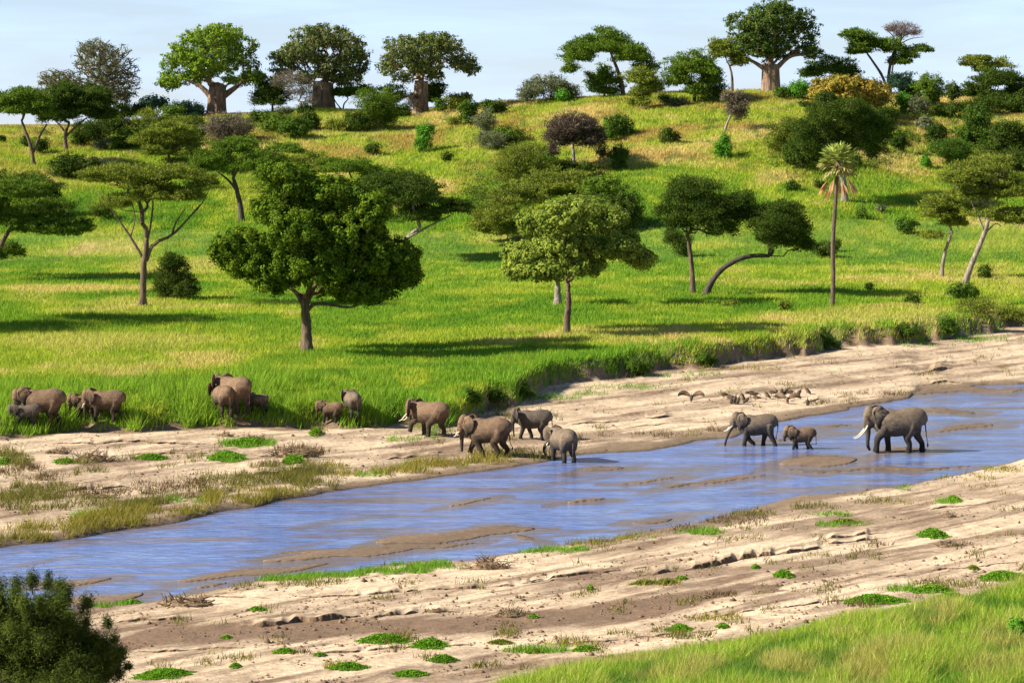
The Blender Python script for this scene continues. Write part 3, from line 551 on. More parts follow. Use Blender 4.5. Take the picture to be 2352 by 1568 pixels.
def branches(C, path, rt, s, rng, minr, startfrac=.55):
    """grow limbs from the trunk path to clump centres; returns segment arrays"""
    nodes = [p for p in path]; par = [-1] + list(range(len(path) - 1)); n0 = len(path); i0 = int(n0 * startfrac); top = path[-1]
    order = np.argsort(np.linalg.norm(C - top, axis=1)); ends = []
    for ci in order:
        c = C[ci]; A = np.array(nodes[i0:]); d = np.linalg.norm(A - c, axis=1); cost = d * (1 + .0) + .35 * np.linalg.norm(A - top, axis=1) + np.where(A[:, 2] > c[2] + .3 * d, d * .5, 0)
        j = int(np.argmin(cost)) + i0; p = nodes[j]; L = d[j - i0]; k = 1 if L < 14 / s else (2 if L < 40 / s else 4); last = j
        for m in range(1, k + 1):
            t = m / k; q = p + (c - p) * t; q = q + np.array([0, 0, -.10 * L * math.sin(math.pi * t)]) * (1 if c[2] > p[2] else -1) + rng.normal(0, .045 * L, 3) * (m < k)
            nodes.append(q); par.append(last); last = len(nodes) - 1
        ends.append(last)
    cnt = np.zeros(len(nodes))
    for e in ends:
        while e >= 0: cnt[e] += 1; e = par[e]
    N = np.array(nodes); tot = cnt[i0:n0].max() if n0 > i0 else len(C)
    R = np.maximum(rt * .85 * (cnt / max(tot, 1)) ** .5, minr)
    I = np.arange(n0, len(N)); Pp = np.array(par)[I]
    r0 = np.minimum(R[Pp], R[I] * 1.35); return segs(N[Pp], N[I], r0, R[I] * .95, 5)
def plant(name, label, cat, base, trunk, tw, blobs, sty, pal, bark=None, group=None, stem='trunk', crown='crown', flute=False, seed=None, density=1.0, extra=None, limbs=True, start=.55, minr=.5):
    rng = np.random.RandomState(seed if seed is not None else int(base[0] * 7 + base[1] * 13) & 0xffff)
    bx, by = base; g = at(bx, by); s = F / g.y
    root = empty(name, g); tag(root, label, cat, group)
    V, Q, col, C = foliage(blobs, s, sty, pal, bx, by, rng, density)
    pts = [(bx, by + 3)] + [tuple(t) for t in (trunk or [])]
    if len(pts) == 1:   # bush: several short stems
        cz = min(C[:, 2].mean(), 30 / s); path = np.array([[0, 0, -.05], [0, 0, cz * .35]]); sg = branches(C, path, max(tw / 2, 1) / s, s, rng, minr / s, 0); parts = [sg]
    else:
        P = np.array([[(x - bx) / s, 0, (by - y) / s] for x, y in pts]); P[1:, 1] += rng.normal(0, .6, len(P) - 1) / s * 3
        path = catmull(P, 16); t = np.linspace(0, 1, 16); taper = lerp(1.0, .62, t); flare = 1 + .35 * np.exp(-t * 12)
        r = tw / 2 / s * taper * flare; r[-1] *= .7
        if flute:
            ph = rng.uniform(0, 6, 4)
            fl = lambda th, n: 1 + .10 * np.abs(np.sin(th * 4 + ph[0]))[None] * np.linspace(1, .6, n)[:, None] + .07 * np.sin(th * 9 + ph[1])[None] - .05 + .04 * np.sin(th * 3 + ph[2] + np.linspace(0, 2, n)[:, None])
            r = tw / 2 / s * lerp(1.0, .84, t ** .7) * (1 + .10 * np.exp(-t * 10)); parts = [sweep(path, r, 40, None, True, fl)]
        else:
            fl = lambda th, n: 1 + .07 * rng.normal(0, 1, (n, len(th)))
            parts = [sweep(path, r, 10, None, True, fl)]
        if limbs: parts.append(branches(C, path, tw / 2 / s * (.75 if not flute else .42), s, rng, minr / s, start))
    if extra:
        for e in extra:
            E = np.array([[(x - bx) / s, y3 / s, (by - y) / s] for x, y, y3 in [(q + (0,) if len(q) == 2 else q) for q in e[0]]]); nE = 10
            parts.append(sweep(catmull(E, nE), np.linspace(e[1], e[2], nE) / 2 / s, 7))
    Vt, Ft = merge(parts); link(stem, npmesh(stem, Vt, Ft, None, True), bark or M_BARK, root)
    link(crown, npmesh(crown, V, Q, col), M_LEAF, root); return root
def bush(label, base, blobs, sty='bush', pal='bushg', group=None, density=1.0, cat='bush', name='bush', tw=3):
    return plant(name, label, cat, base, None, tw, blobs, sty, pal, M_BARKD, group, 'stem', 'foliage', density=density)
BG = 'giant baobabs along the skyline'
plant('baobab_tree', 'tall grey green baobab with bare twigs, leftmost on the skyline', 'baobab', (240,262), [(241,225),(240,190),(238,165)], 24, [(235,115,72,50),(262,160,58,50),(190,168,54,38),(132,158,56,28),(100,184,32,12),(218,86,46,26),(292,182,36,36),(250,200,50,22),(160,190,50,20)], 'sparse', 'grey', M_BARK, BG, density=.95, minr=1.1)
plant('baobab_tree', 'bright green round crowned baobab with reddish flared trunk', 'baobab', (498,263), [(498,240),(499,215),(500,196)], 44, [(490,88,72,34),(425,128,52,34),(560,118,42,42),(392,165,32,30),(490,140,72,42),(572,165,32,30),(520,75,42,22),(380,190,22,12),(450,175,40,22),(395,190,30,18),(590,180,26,22),(545,185,30,14)], 'baobab', 'lime', M_BAOBAB, BG, flute=True, density=1.0,
  extra=[([(484,222),(462,200),(436,186)],15,6),([(512,222),(540,202),(562,184)],17,6)], start=.9)
plant('baobab_tree', 'wide grey trunked baobab with broad spreading dull green crown', 'baobab', (742,246), [(742,225),(742,200),(743,186)], 52, [(740,78,78,30),(702,112,58,34),(802,110,46,40),(660,150,42,30),(758,150,60,34),(820,165,28,22),(650,128,32,25),(835,135,18,30),(700,175,34,18),(790,182,30,14)], 'baobab', 'baobabg', M_BAOBAB, BG, flute=True, density=.95, start=.8, minr=.8)
plant('baobab_tree', 'slim trunked baobab with crown reaching right, brown shrub at its foot', 'baobab', (966,262), [(966,235),(967,205),(968,186)], 36, [(930,112,52,34),(1010,108,62,34),(962,150,66,24),(1062,142,38,26),(895,148,32,34),(985,92,50,20),(1085,160,20,16),(930,178,34,14),(1000,172,30,12)], 'baobab', 'baobabg', M_BAOBAB, BG, flute=True, density=1.0, start=.8)
plant('baobab_tree', 'huge dark green baobab with twin fluted trunk, tallest on the right skyline', 'baobab', (1770,212), [(1770,190),(1770,165),(1771,148)], 44, [(1770,48,72,46),(1705,62,38,36),(1832,82,56,52),(1722,100,48,32),(1842,45,36,34),(1790,18,46,20),(1862,118,26,20),(1680,45,22,18),(1775,110,50,35)], 'baobab', 'bdark', M_BAOBAB, BG, flute=True, density=1.15,
  extra=[([(1780,160),(1815,130),(1860,125)],13,5),([(1760,162),(1735,145),(1705,130)],12,5)], start=.9)
SG = 'acacias on the skyline'
plant('acacia_tree', 'large umbrella acacia with three foliage domes on the skyline centre right', 'acacia', (1432,222), [(1428,190),(1416,155),(1404,125)], 10, [(1392,92,72,26),(1332,122,42,28),(1452,124,48,24),(1482,150,28,20),(1308,156,24,16),(1385,112,60,14)], 'acacia', 'green', M_BARK, SG, extra=[([(1425,190),(1370,175),(1340,165)],6,2.5)])
plant('acacia_tree', 'small dense acacia standing in front of the large umbrella acacia', 'acacia', (1388,226), [(1388,215),(1388,205)], 6, [(1385,178,44,22),(1392,204,42,18)], 'acacia', 'green', None, SG)
plant('acacia_tree', 'yellowish two tiered acacia right of the large umbrella acacia', 'acacia', (1474,250), [(1474,230),(1476,212)], 6, [(1470,178,38,20),(1490,198,34,20),(1470,212,28,12),(1472,234,20,10)], 'acacia', 'olive', None, SG)
plant('acacia_tree', 'round topped dark acacia midway between umbrella acacia and huge baobab', 'acacia', (1595,236), [(1596,215),(1597,195)], 9, [(1590,152,64,30),(1558,184,40,18),(1628,180,34,20),(1600,205,26,18)], 'acacia', 'green', None, SG)
plant('acacia_tree', 'thin acacia with light crown touching left side of the huge baobab', 'acacia', (1682,215), [(1682,190),(1680,170),(1676,152)], 7, [(1670,115,38,28),(1702,138,24,18),(1650,105,22,16)], 'acacia', 'olive', None, SG)
bush('wide grey green bush alone on the bare skyline left of the umbrella acacia', (1258,237), [(1255,200,52,26),(1300,210,34,22),(1212,216,26,16)], 'fine', 'grey')
bush('small bright green bush before the wide grey green skyline bush', (1291,237), [(1291,221,20,14)], 'bush', 'vivid')
plant('acacia_tree', 'bushy acacia on the skyline just right of the huge baobab', 'acacia', (1920,205), [(1920,185)], 7, [(1915,148,62,22),(1868,160,30,16),(1945,165,35,16)], 'acacia', 'green', None, SG)
plant('autumn_tree', 'orange and yellow leaved tree on the right hilltop', 'tree', (1952,266), [(1952,245)], 9, [(1930,194,68,22),(1990,208,60,24),(1890,214,34,24),(2018,230,34,18),(1935,225,60,20)], 'broad', 'autumn', M_BARK, start=0, density=.9)
plant('acacia_tree', 'flat topped acacia leaning left, left one of the tall skyline pair', 'acacia', (2040,205), [(2028,168),(2005,132),(1990,112)], 7, [(1962,68,34,12),(1988,84,46,16),(1972,104,34,14),(2020,92,22,14)], 'acacia', 'green', None, SG)
plant('acacia_tree', 'tall acacia with bare purplish top, right one of the skyline pair', 'acacia', (2042,205), [(2041,168),(2048,125),(2062,92),(2072,72)], 8, [(2045,98,30,18),(2082,114,30,14),(2116,103,26,9),(2065,130,30,10)], 'acacia', 'green', M_BARK, SG, extra=[([(2062,95),(2050,72),(2030,55)],4,1.2),([(2062,95),(2080,70),(2110,62)],4,1.2),([(2068,84),(2070,62),(2074,48)],3,1),([(2062,95),(2090,80),(2122,75)],3,1)])
plant('bare_tree', 'bare purplish twig crown showing above the tall skyline acacia pair', 'tree', (2046,206), [(2050,150),(2060,100),(2068,80)], 4, [(2070,52,42,11),(2095,64,28,9),(2042,56,18,9),(2075,68,36,8)], 'twig', 'purple', M_BARKP, density=1.1)
plant('acacia_tree', 'small flat crowned acacia far right on the skyline', 'acacia', (2257,190), [(2257,165),(2260,148)], 6, [(2235,112,36,13),(2286,116,38,11),(2262,126,24,12),(2250,102,22,8)], 'acacia', 'olive', None, SG)
plant('acacia_tree', 'distant flat acacia seen behind wide trunked baobab, twin thin stems', 'acacia', (788,246), [(790,232),(800,220)], 4, [(790,204,44,12),(830,198,36,10)], 'acacia', 'green', None, SG, extra=[([(786,246),(772,228),(765,214)],3,2)])
plant('acacia_tree', 'rounded acacia half hidden behind slim trunked baobab at its left', 'acacia', (905,246), [(905,225)], 5, [(900,204,52,18),(880,220,40,12)], 'acacia', 'green', None, SG)
plant('acacia_tree', 'dark acacia behind right side of the slim trunked baobab', 'acacia', (1002,250), [(1002,230)], 5, [(1000,204,32,24),(990,225,30,14)], 'acacia', 'dark', None, SG)
plant('acacia_tree', 'compact dark acacia between bright green baobab and wide trunked baobab', 'acacia', (626,262), [(626,240),(624,225)], 6, [(624,206,48,24),(620,228,46,20)], 'acacia', 'dark', None, SG)
plant('bare_tree', 'grey leafless bush tree left behind the wide trunked baobab', 'tree', (690,258), [(692,235)], 7, [(700,205,44,32),(660,180,40,22),(720,232,20,14)], 'twig', 'greybrown', M_BARKP, density=1.3)
bush('brown half dead shrub against foot of the slim trunked baobab', (957,264), [(955,240,24,20),(950,222,18,12)], 'twig', 'brown', density=1.6)
plant('acacia_tree', 'pair trunked acacia at far left edge of the hilltop', 'acacia', (78,378), [(72,340),(60,305),(50,278)], 9, [(42,222,52,20),(12,242,30,22),(86,232,34,24),(50,250,46,16),(100,255,26,14)], 'acacia', 'green', None, SG, extra=[([(77,350),(88,320),(108,285)],7,4)])
plant('acacia_tree', 'broad dark acacia covering the leftmost baobab trunk', 'acacia', (152,347), [(150,322),(152,300),(160,282)], 10, [(150,216,48,26),(192,242,62,38),(128,258,42,32),(218,232,44,32),(230,262,30,16)], 'acacia', 'dark', None, SG, extra=[([(153,312),(175,290),(200,270)],6,3),([(151,305),(135,285),(120,272)],5,3)])
plant('acacia_tree', 'distant blue green dome crowned tree in the left skyline gap', 'acacia', (345,262), [(345,245)], 5, [(344,222,44,15),(330,232,34,10)], 'broad', 'bluegreen', None, SG)
plant('acacia_tree', 'low spreading green acacia below the distant blue green dome', 'acacia', (305,275), [(305,262)], 4, [(285,250,52,14),(255,262,34,16)], 'acacia', 'dark', None, SG)
bush('bluish bush cluster on the skyline left of bright green baobab', (428,274), [(425,248,38,16),(448,258,24,12)], 'bush', 'bluegreen')
bush('mid green bush below the bluish skyline bush cluster', (398,288), [(395,262,34,20)], 'bush', 'green')
bush('light green rounded bush on left hilltop', (345,305), [(340,275,38,24)], 'fine', 'olive')
bush('light yellow green bush beside the left hilltop mid green bush', (415,300), [(412,282,30,16)], 'fine', 'olive')
bush('small dark shrub under the bluish skyline cluster', (455,290), [(450,278,20,12)], 'bush', 'dark')
bush('dark bush right of the broad dark acacia', (265,310), [(262,285,36,22)], 'bush', 'dark')
bush('wide mixed green bush on the left slope', (300,345), [(300,318,40,20),(270,330,28,14)], 'bush', 'green')
bush('grey scrub at the left of the orange topped acacia', (255,345), [(250,332,34,12)], 'fine', 'grey')
bush('dark oval bush behind the broad dark acacia trunk', (185,336), [(184,318,24,17)], 'bush', 'dark')
bush('small bush right of the twin trunk at far left', (95,352), [(94,335,22,15)], 'bush', 'dark')
bush('tiny round bush at far left edge of the hill', (5,329), [(4,319,10,9)], 'bush', 'dark')
bush('small thin shrub behind the forked trunk at far left', (58,338), [(56,325,12,13)], 'bush', 'bushg')
plant('acacia_tree', 'olive acacia with orange brown top on the left slope', 'acacia', (388,380), [(388,355),(384,342)], 7, [(392,298,58,16),(340,320,46,16),(425,325,38,24),(372,344,50,18),(430,350,30,14)], 'acacia', 'olive', None, None, extra=[([(385,350),(400,342),(408,338)],3,1.5)])
bush('greyish half bare bush right of the orange topped acacia', (526,325), [(525,288,54,26),(530,305,40,16)], 'fine', 'greybrown', density=1.1)
bush('dark spreading bush on left mid slope', (170,415), [(160,378,50,24),(150,395,40,18),(205,380,24,14)], 'bush', 'dark')
bush('dark green bush row left part near the wide trunked baobab', (640,305), [(635,282,34,20)], 'bush', 'green')
bush('dark green bush row middle part near the wide trunked baobab', (680,318), [(675,292,36,24)], 'bush', 'bushg')
bush('round dark bush right end of the row by the wide trunked baobab', (712,300), [(705,272,30,16),(712,288,22,10)], 'bush', 'dark')
bush('small light bush between the row and the bushy tree', (770,303), [(769,288,20,16)], 'fine', 'olive')
plant('bush_tree', 'bushy dark tree between the third and fourth baobabs', 'tree', (868,300), [(868,280)], 6, [(862,236,48,28),(860,268,46,26),(890,255,24,20)], 'fine', 'green', None, None)
bush('low dark bush left of the bushy dark tree', (822,302), [(820,280,34,22)], 'bush', 'dark')
bush('dark bush right of the bushy dark tree', (924,270), [(922,256,24,14)], 'bush', 'dark')
bush('yellow green bush on crest right of fourth baobab', (1050,252), [(1045,232,28,18),(1070,225,18,12)], 'bush', 'olive')
bush('tall dark green bush below the yellow green crest bush', (1072,292), [(1074,258,22,28)], 'bush', 'bushg')
bush('dark low bush on crest at the open skyline', (1142,262), [(1138,246,32,14),(1118,238,14,8)], 'bush', 'dark')
bush('grey feathery shrub beside the tall dark green bush', (1108,305), [(1110,278,28,22)], 'fine', 'grey')
bush('faint green shrub left of tall dark green bush', (1050,292), [(1048,280,18,12)], 'fine', 'olive')
bush('two tiered dark green bush on the golden left ridge', (976,350), [(976,300,20,14),(974,328,22,20)], 'bush', 'vivid')
bush('small dark bush low on the golden ridge', (856,356), [(855,340,18,15)], 'bush', 'dark')
bush('small dark shrub right of the two tiered bush', (1026,374), [(1026,361,14,12)], 'bush', 'dark')
plant('dying_tree', 'round crowned tree with dark purple brown dry foliage mid slope', 'tree', (1318,395), [(1318,365),(1316,335)], 9, [(1320,284,52,26),(1285,308,34,30),(1362,316,34,28),(1382,350,16,14),(1320,310,50,24),(1272,345,14,16)], 'fine', 'brown', M_BARKP, density=.72, minr=.9)
bush('tall green bush behind left side of the dry brown tree', (1258,398), [(1256,370,30,26)], 'bush', 'vivid')
bush('dark bush hugging foot of the dry brown tree', (1350,402), [(1295,385,34,18),(1345,385,24,16)], 'bush', 'dark')
bush('dark green bush right of dry brown tree top', (1420,318), [(1420,284,32,20),(1432,300,26,14),(1400,300,20,16)], 'bush', 'bushg')
bush('round bush below, right of the dry brown tree', (1422,388), [(1422,362,26,24)], 'bush', 'bushg')
bush('lone round dark bush centre of the open right slope', (1538,330), [(1537,311,25,18)], 'bush', 'dark')
bush('bright green bush beneath the white stemmed leaning tree', (1662,362), [(1660,342,24,20),(1665,322,12,10)], 'bush', 'vivid')
plant('leaning_tree', 'small grey leaning tree with bare white trunk on right slope', 'tree', (1664,302), [(1670,284),(1680,262)], 7, [(1688,236,30,24),(1698,256,22,18),(1682,220,22,10)], 'fine', 'greybrown', M_BARKP, density=1.1)
plant('big_thicket_tree', 'massive dark green multi domed tree behind the palm crown', 'tree', (1940,463), [(1939,435),(1936,405),(1932,375)], 17, [(1925,252,66,30),(1872,292,58,38),(1988,290,56,46),(1935,315,84,42),(2008,340,32,28),(1968,268,50,32),(1850,330,44,28),(1890,228,30,16),(2030,300,24,30)], 'lumpy', 'dark', M_BARKP, density=1.15)
bush('dark olive bush on left flank of the massive thicket tree', (1800,352), [(1802,300,40,30),(1790,325,34,22)], 'fine', 'olive', density=1.1)
bush('dark bush below left of the massive thicket tree', (1850,385), [(1848,348,48,26),(1825,365,30,14)], 'bush', 'dark')
bush('low green bush near the palm, under the massive thicket tree', (1960,382), [(1958,368,26,14)], 'bush', 'bushg')
bush('small green bush left of huge baobab shadow on hilltop', (1800,228), [(1798,212,22,12)], 'bush', 'bushg')
bush('round green bush right of the huge baobab trunk', (1835,228), [(1838,202,34,20)], 'bush', 'vivid')
bush('low dark shrub on hilltop grass before the orange tree', (1862,250), [(1850,240,16,8),(1868,242,14,8)], 'bush', 'dark')
plant('acacia_tree', 'bluish bush acacia under the tall skyline pair', 'acacia', (2065,235), [(2065,220)], 5, [(2068,190,38,20),(2085,205,22,14)], 'acacia', 'bluegreen', None, SG)
bush('rounded skyline bush tree between tall pair and far right acacia', (2132,245), [(2130,196,36,24),(2140,222,24,16),(2105,215,18,14)], 'bush', 'green')
bush('small dark bush tree right of rounded skyline bush', (2188,242), [(2187,208,20,18)], 'bush', 'dark')
bush('dark green bush right of the orange tree', (2072,262), [(2072,232,22,20)], 'bush', 'vivid')
bush('olive grey bush beside the dark green bush right of orange tree', (2112,268), [(2110,242,28,18)], 'fine', 'grey')
bush('dark small tree right of the olive grey bush', (2196,276), [(2196,248,20,20)], 'bush', 'dark')
plant('acacia_tree', 'large dark spreading tree at far right skyline', 'acacia', (2300,250), [(2300,235)], 9, [(2290,182,52,22),(2332,200,34,24),(2250,208,44,22),(2310,222,50,16)], 'acacia', 'dark', None, SG, density=1.15)
bush('tall green bush mass on the right slope', (2242,340), [(2240,268,30,28),(2245,305,44,26),(2225,322,22,12)], 'bush', 'bushg')
bush('dark bush mass at right edge of the slope', (2325,362), [(2315,300,44,22),(2345,330,34,26),(2300,335,28,18)], 'bush', 'dark')
bush('round dark shrub with light top on upper right slope', (2126,300), [(2125,285,22,14)], 'bush', 'grey')
bush('dark triangular bush left of tall green bush mass', (2152,332), [(2150,308,26,20)], 'bush', 'deep')
bush('dome shaped dark bush lower on the right slope', (2184,388), [(2172,338,42,20),(2186,362,26,18)], 'fine', 'bushg')
bush('shadowy bush left of the dome shaped bush', (2068,350), [(2068,324,18,22)], 'bush', 'deep')
bush('small bright green bush left under dome shaped bush', (2128,388), [(2128,368,12,16)], 'bush', 'vivid')
bush('small dark bush right under dome shaped bush', (2238,392), [(2238,378,16,12)], 'bush', 'dark')
for lb, b, bl, pl in [('small round bush left of the palm crown', (1820,440), (1820,425,18,13), 'bushg'), ('tiny dark bush at left of the pale trunk by the palm', (1882,436), (1882,424,14,11), 'dark'), ('tiny round bush upper right of the palm trunk', (1980,502), (1980,489,14,12), 'bushg'),
    ('tiny sparse shrub on grass, farthest of three right of the palm', (2023,490), (2023,479,12,9), 'grey'), ('round dark green bush left of the right hand acacias', (2083,538), (2083,517,27,19), 'bushg'), ('small bush touching palm trunk on its right', (1920,578), (1919,563,14,12), 'dark'),
    ('dark bush just left of the palm trunk', (1893,592), (1893,572,28,18), 'dark'), ('dark bush right of the pale leaning acacia trunk', (2263,642), (2263,625,19,15), 'dark'), ('dark bush at the bank below the right hand acacias', (2213,690), (2213,668,34,20), 'bushg'),
    ('low bush on grass near the right bank', (2100,702), (2100,688,19,12), 'dark'), ('tiny bush on straw patch right of palm', (1996,668), (1996,658,12,8), 'dark'), ('yellow green weed clump left of the palm base', (1802,716), (1802,702,14,12), 'olive'),
    ('tall weed shoot cluster right of second sausage tree', (1680,706), (1680,698,20,8), 'olive')]:
    bush(lb, b, [bl], 'bush', pl)
bush('light green bush by the water bend at far right', (2320,742), [(2320,722,36,16)], 'fine', 'olive', density=.8)
bush('brownish bush on the eroded bank at right', (2235,725), [(2240,705,45,20)], 'fine', 'olive', density=.8)
for lb, b, bl in [('lush bush overhanging bank, right of centre', (1620,842), (1615,822,42,18)), ('dark lush bush overhanging the bank above the vultures', (1470,862), (1462,838,52,22)), ('dark lush bush at bank left end of the sand flat', (1205,912), (1195,892,48,20)),
   ('round lush bush on bank below palm shadow', (1900,800), (1890,778,48,20)), ('lush bush on bank between palm and right bend', (2080,778), (2075,756,50,18)), ('dark lush bush near right bank corner', (2175,768), (2170,742,48,24)), ('lush bush behind walking elephant on the bank', (1085,935), (1075,905,40,24)),
   ('low dark bush on bank behind the two closest elephants', (1140,925), (1135,905,30,16))]:
    bush(lb, b, [(bl[0] - 10, bl[1] + 6, bl[2] * .6, bl[3] * .55), (bl[0] + 16, bl[1] + 8, bl[2] * .5, bl[3] * .45), (bl[0] + 2, bl[1], bl[2] * .35, bl[3] * .6)], 'thorn', 'bushg', density=1.3)
AG = 'umbrella acacias on the lower slope'
plant('acacia_tree', 'dark umbrella acacia on left slope behind first sausage tree', 'acacia', (555,508), [(552,475),(545,440),(536,410)], 14, [(545,338,56,20),(492,362,54,20),(602,366,56,20),(655,342,40,13),(560,382,60,14),(470,385,30,12)], 'acacia', 'green', M_BARKD, AG, extra=[([(546,440),(525,415),(500,395)],8,3)])
plant('acacia_tree', 'flat topped olive acacia with one pale curved limb, left meadow', 'acacia', (327,705), [(329,660),(330,610),(335,575),(337,545)], 17, [(300,392,92,16),(240,408,48,14),(402,398,72,18),(338,424,72,14),(452,446,36,18),(300,452,70,10),(398,446,56,18),(350,405,60,14),(255,470,44,9),(470,415,28,20),(210,400,34,12)], 'acacia', 'olive', M_BARK, AG, density=.85, extra=[([(336,600),(352,562),(395,540),(430,505),(460,470)],10,3),([(395,540),(405,510),(425,480)],6,2),([(333,600),(300,545),(262,490),(225,440)],7,2),([(337,560),(348,505),(352,450),(350,410)],6,2),([(430,505),(462,470),(486,425)],4,1.5),([(300,545),(310,500),(300,455)],4,1.5)], start=.7)
plant('acacia_tree', 'near acacia cut off by the left frame edge', 'acacia', (-14,640), [(-10,600),(4,560),(20,530)], 16, [(40,436,70,24),(92,478,76,28),(30,498,62,28),(150,522,58,24),(-40,470,80,44),(100,520,70,20),(0,580,40,18)], 'acacia', 'green', M_BARK, AG, density=1.1)
plant('acacia_tree', 'dark acacia behind the near left edge acacia', 'acacia', (62,500), [(62,470)], 9, [(60,428,82,20),(20,440,50,18),(110,445,40,16)], 'acacia', 'dark', None, AG)
plant('acacia_tree', 'dark acacia with pale slanting limb right of first sausage tree', 'acacia', (905,600), [(915,570),(935,545),(965,522)], 11, [(940,440,86,38),(1040,474,46,16),(880,428,58,28),(960,492,54,20),(1060,470,28,12)], 'acacia', 'dark', M_BARKP, AG, extra=[([(936,546),(985,520),(1035,495)],7,3)], start=.4)
plant('acacia_tree', 'small flat acacia with forked stem above first sausage tree', 'acacia', (806,460), [(806,440),(812,418)], 8, [(815,384,76,15),(760,375,40,12),(860,395,40,10)], 'acacia', 'green', M_BARKD, AG, extra=[([(810,425),(832,408),(850,402)],4,2)])
plant('acacia_tree', 'flat green acacia directly behind top of first sausage tree', 'acacia', (700,450), [(700,420)], 8, [(700,368,62,16),(640,390,60,18),(740,385,50,14)], 'acacia', 'olive', None, AG)
plant('acacia_tree', 'round dark acacia right of second sausage tree, straight trunk', 'acacia', (1592,676), [(1590,630),(1585,580),(1578,535)], 13, [(1590,436,72,38),(1540,488,44,42),(1640,478,58,40),(1690,468,48,36),(1580,500,60,26),(1540,545,30,24),(1650,520,50,20)], 'lumpy', 'dark', M_BARK, AG, density=1.1, extra=[([(1582,540),(1600,470),(1640,466)],4,2)])
plant('acacia_tree', 'dark acacia on long bent horizontal trunk', 'acacia', (1620,680), [(1632,652),(1655,622),(1690,598),(1730,588),(1768,588)], 15, [(1780,508,78,44),(1830,530,44,40),(1722,498,40,32),(1850,560,26,18),(1790,545,60,22),(1800,478,50,18)], 'lumpy', 'dark', M_BARKD, AG, density=1.2, extra=[([(1768,588),(1775,575),(1765,560),(1770,540)],9,5)], start=.85)
plant('acacia_tree', 'smaller left tree of the right hand acacia pair', 'acacia', (2163,636), [(2166,605),(2174,570),(2186,535)], 10, [(2165,464,48,18),(2150,490,40,14),(2190,508,36,14),(2140,540,34,9),(2185,485,40,14)], 'acacia', 'olive', M_BARKP, AG)
plant('acacia_tree', 'larger slanting pale trunked acacia at right', 'acacia', (2214,657), [(2226,620),(2245,575),(2262,535),(2270,505)], 15, [(2240,398,58,26),(2290,380,44,22),(2300,436,58,28),(2230,446,48,20),(2320,498,44,20),(2250,488,40,16),(2190,410,40,16)], 'acacia', 'olive', M_BARKP, AG, extra=[([(2262,535),(2248,500),(2232,465),(2228,430)],5,2),([(2255,545),(2285,515),(2300,520)],4,2),([(2228,440),(2200,432),(2180,415)],4,1.5)])
plant('acacia_tree', 'acacia reaching in from the right frame edge with pale bare limb', 'acacia', (2440,650), [(2430,600),(2400,540),(2370,495)], 16, [(2400,430,66,36),(2350,500,34,18),(2440,470,60,40)], 'acacia', 'green', M_BARKP, AG, extra=[([(2375,500),(2345,478),(2318,482)],6,2)])
TG = 'thorn thicket in the slope hollow'
bush('olive thorn thicket mound, right upper mound of the hollow', (1300,500), [(1290,418,88,28),(1240,440,60,24),(1350,440,60,22)], 'acacia', 'olive', TG, 1.1)
bush('olive thorn thicket mound, left lower mound of the hollow', (1165,560), [(1190,452,70,28),(1140,498,54,28),(1170,525,58,20),(1110,520,24,16)], 'acacia', 'olive', TG, 1.1)
bush('dark thorn thicket behind right shoulder of second sausage tree', (1430,520), [(1380,430,48,28),(1430,468,42,32),(1405,490,50,30)], 'bush', 'green', TG)
bush('pale olive sparse shrubby tree above the thorn thicket', (1205,432), [(1205,362,54,36),(1170,390,34,28),(1240,390,34,24)], 'fine', 'olive', None, .9)
bush('dark bush left of the pale olive shrubby tree', (1130,345), [(1130,322,34,18)], 'fine', 'grey')
bush('dark bush behind top of the pale olive shrubby tree', (1160,330), [(1165,310,38,18)], 'bush', 'green')
bush('mid green bush below the small flat acacia', (900,470), [(905,400,40,16),(925,412,30,14)], 'bush', 'green')
bush('dark bushy shrub hanging below the round dark acacia', (1570,590), [(1568,560,22,26)], 'fine', 'dark')
bush('pointed dark bush right of olive acacia trunk, in the left meadow', (400,688), [(400,642,46,42),(395,602,24,18),(378,665,34,20),(420,662,32,24)], 'fine', 'dark', None, 1.1)
bush('dark low bush left of olive acacia, behind it', (225,505), [(232,484,28,14)], 'bush', 'dark')
plant('sausage_tree', 'largest broadleaf tree of the meadow with thick trunk, left of centre', 'tree', (706,810), [(704,770),(703,735),(700,700),(702,682)], 27,
  [(560,560,78,36),(520,575,44,24),(640,480,72,44),(650,398,80,26),(760,445,88,44),(800,530,98,56),(740,595,106,52),(880,590,92,48),(640,600,80,44),(850,655,72,38),(610,640,50,28),(925,630,54,34),(560,600,62,36),(868,478,46,46),(680,430,92,30),(700,520,92,48),(780,660,60,34),(640,640,52,26)],
  'broad', 'sausage', M_BARK, None, density=1.2, start=.8, extra=[([(702,720),(722,698),(760,700),(800,706),(830,696)],10,4),([(700,705),(680,672),(655,655)],13,6),([(703,700),(722,660),(745,620)],13,6)])
plant('sausage_tree', 'lighter green broadleaf tree with dark slim trunk, centre of meadow', 'tree', (1302,770), [(1302,735),(1306,700),(1305,668)], 18,
  [(1330,478,82,26),(1250,518,72,36),(1380,508,70,38),(1200,588,52,36),(1300,565,96,44),(1418,565,60,34),(1465,590,42,26),(1250,616,66,24),(1340,610,56,22),(1190,620,40,18),(1290,500,60,26)],
  'broad', 'sausage2', M_BARK, None, density=1.25, start=.85)
plant('broadleaf_tree', 'dark tree with pale thick trunk hidden behind the lighter broadleaf tree', 'tree', (1281,702), [(1281,680),(1281,655)], 20, [(1400,476,68,34),(1445,500,36,34),(1320,515,56,36),(1255,590,46,26)], 'broad', 'dark', M_BARKP, None, density=1.0)
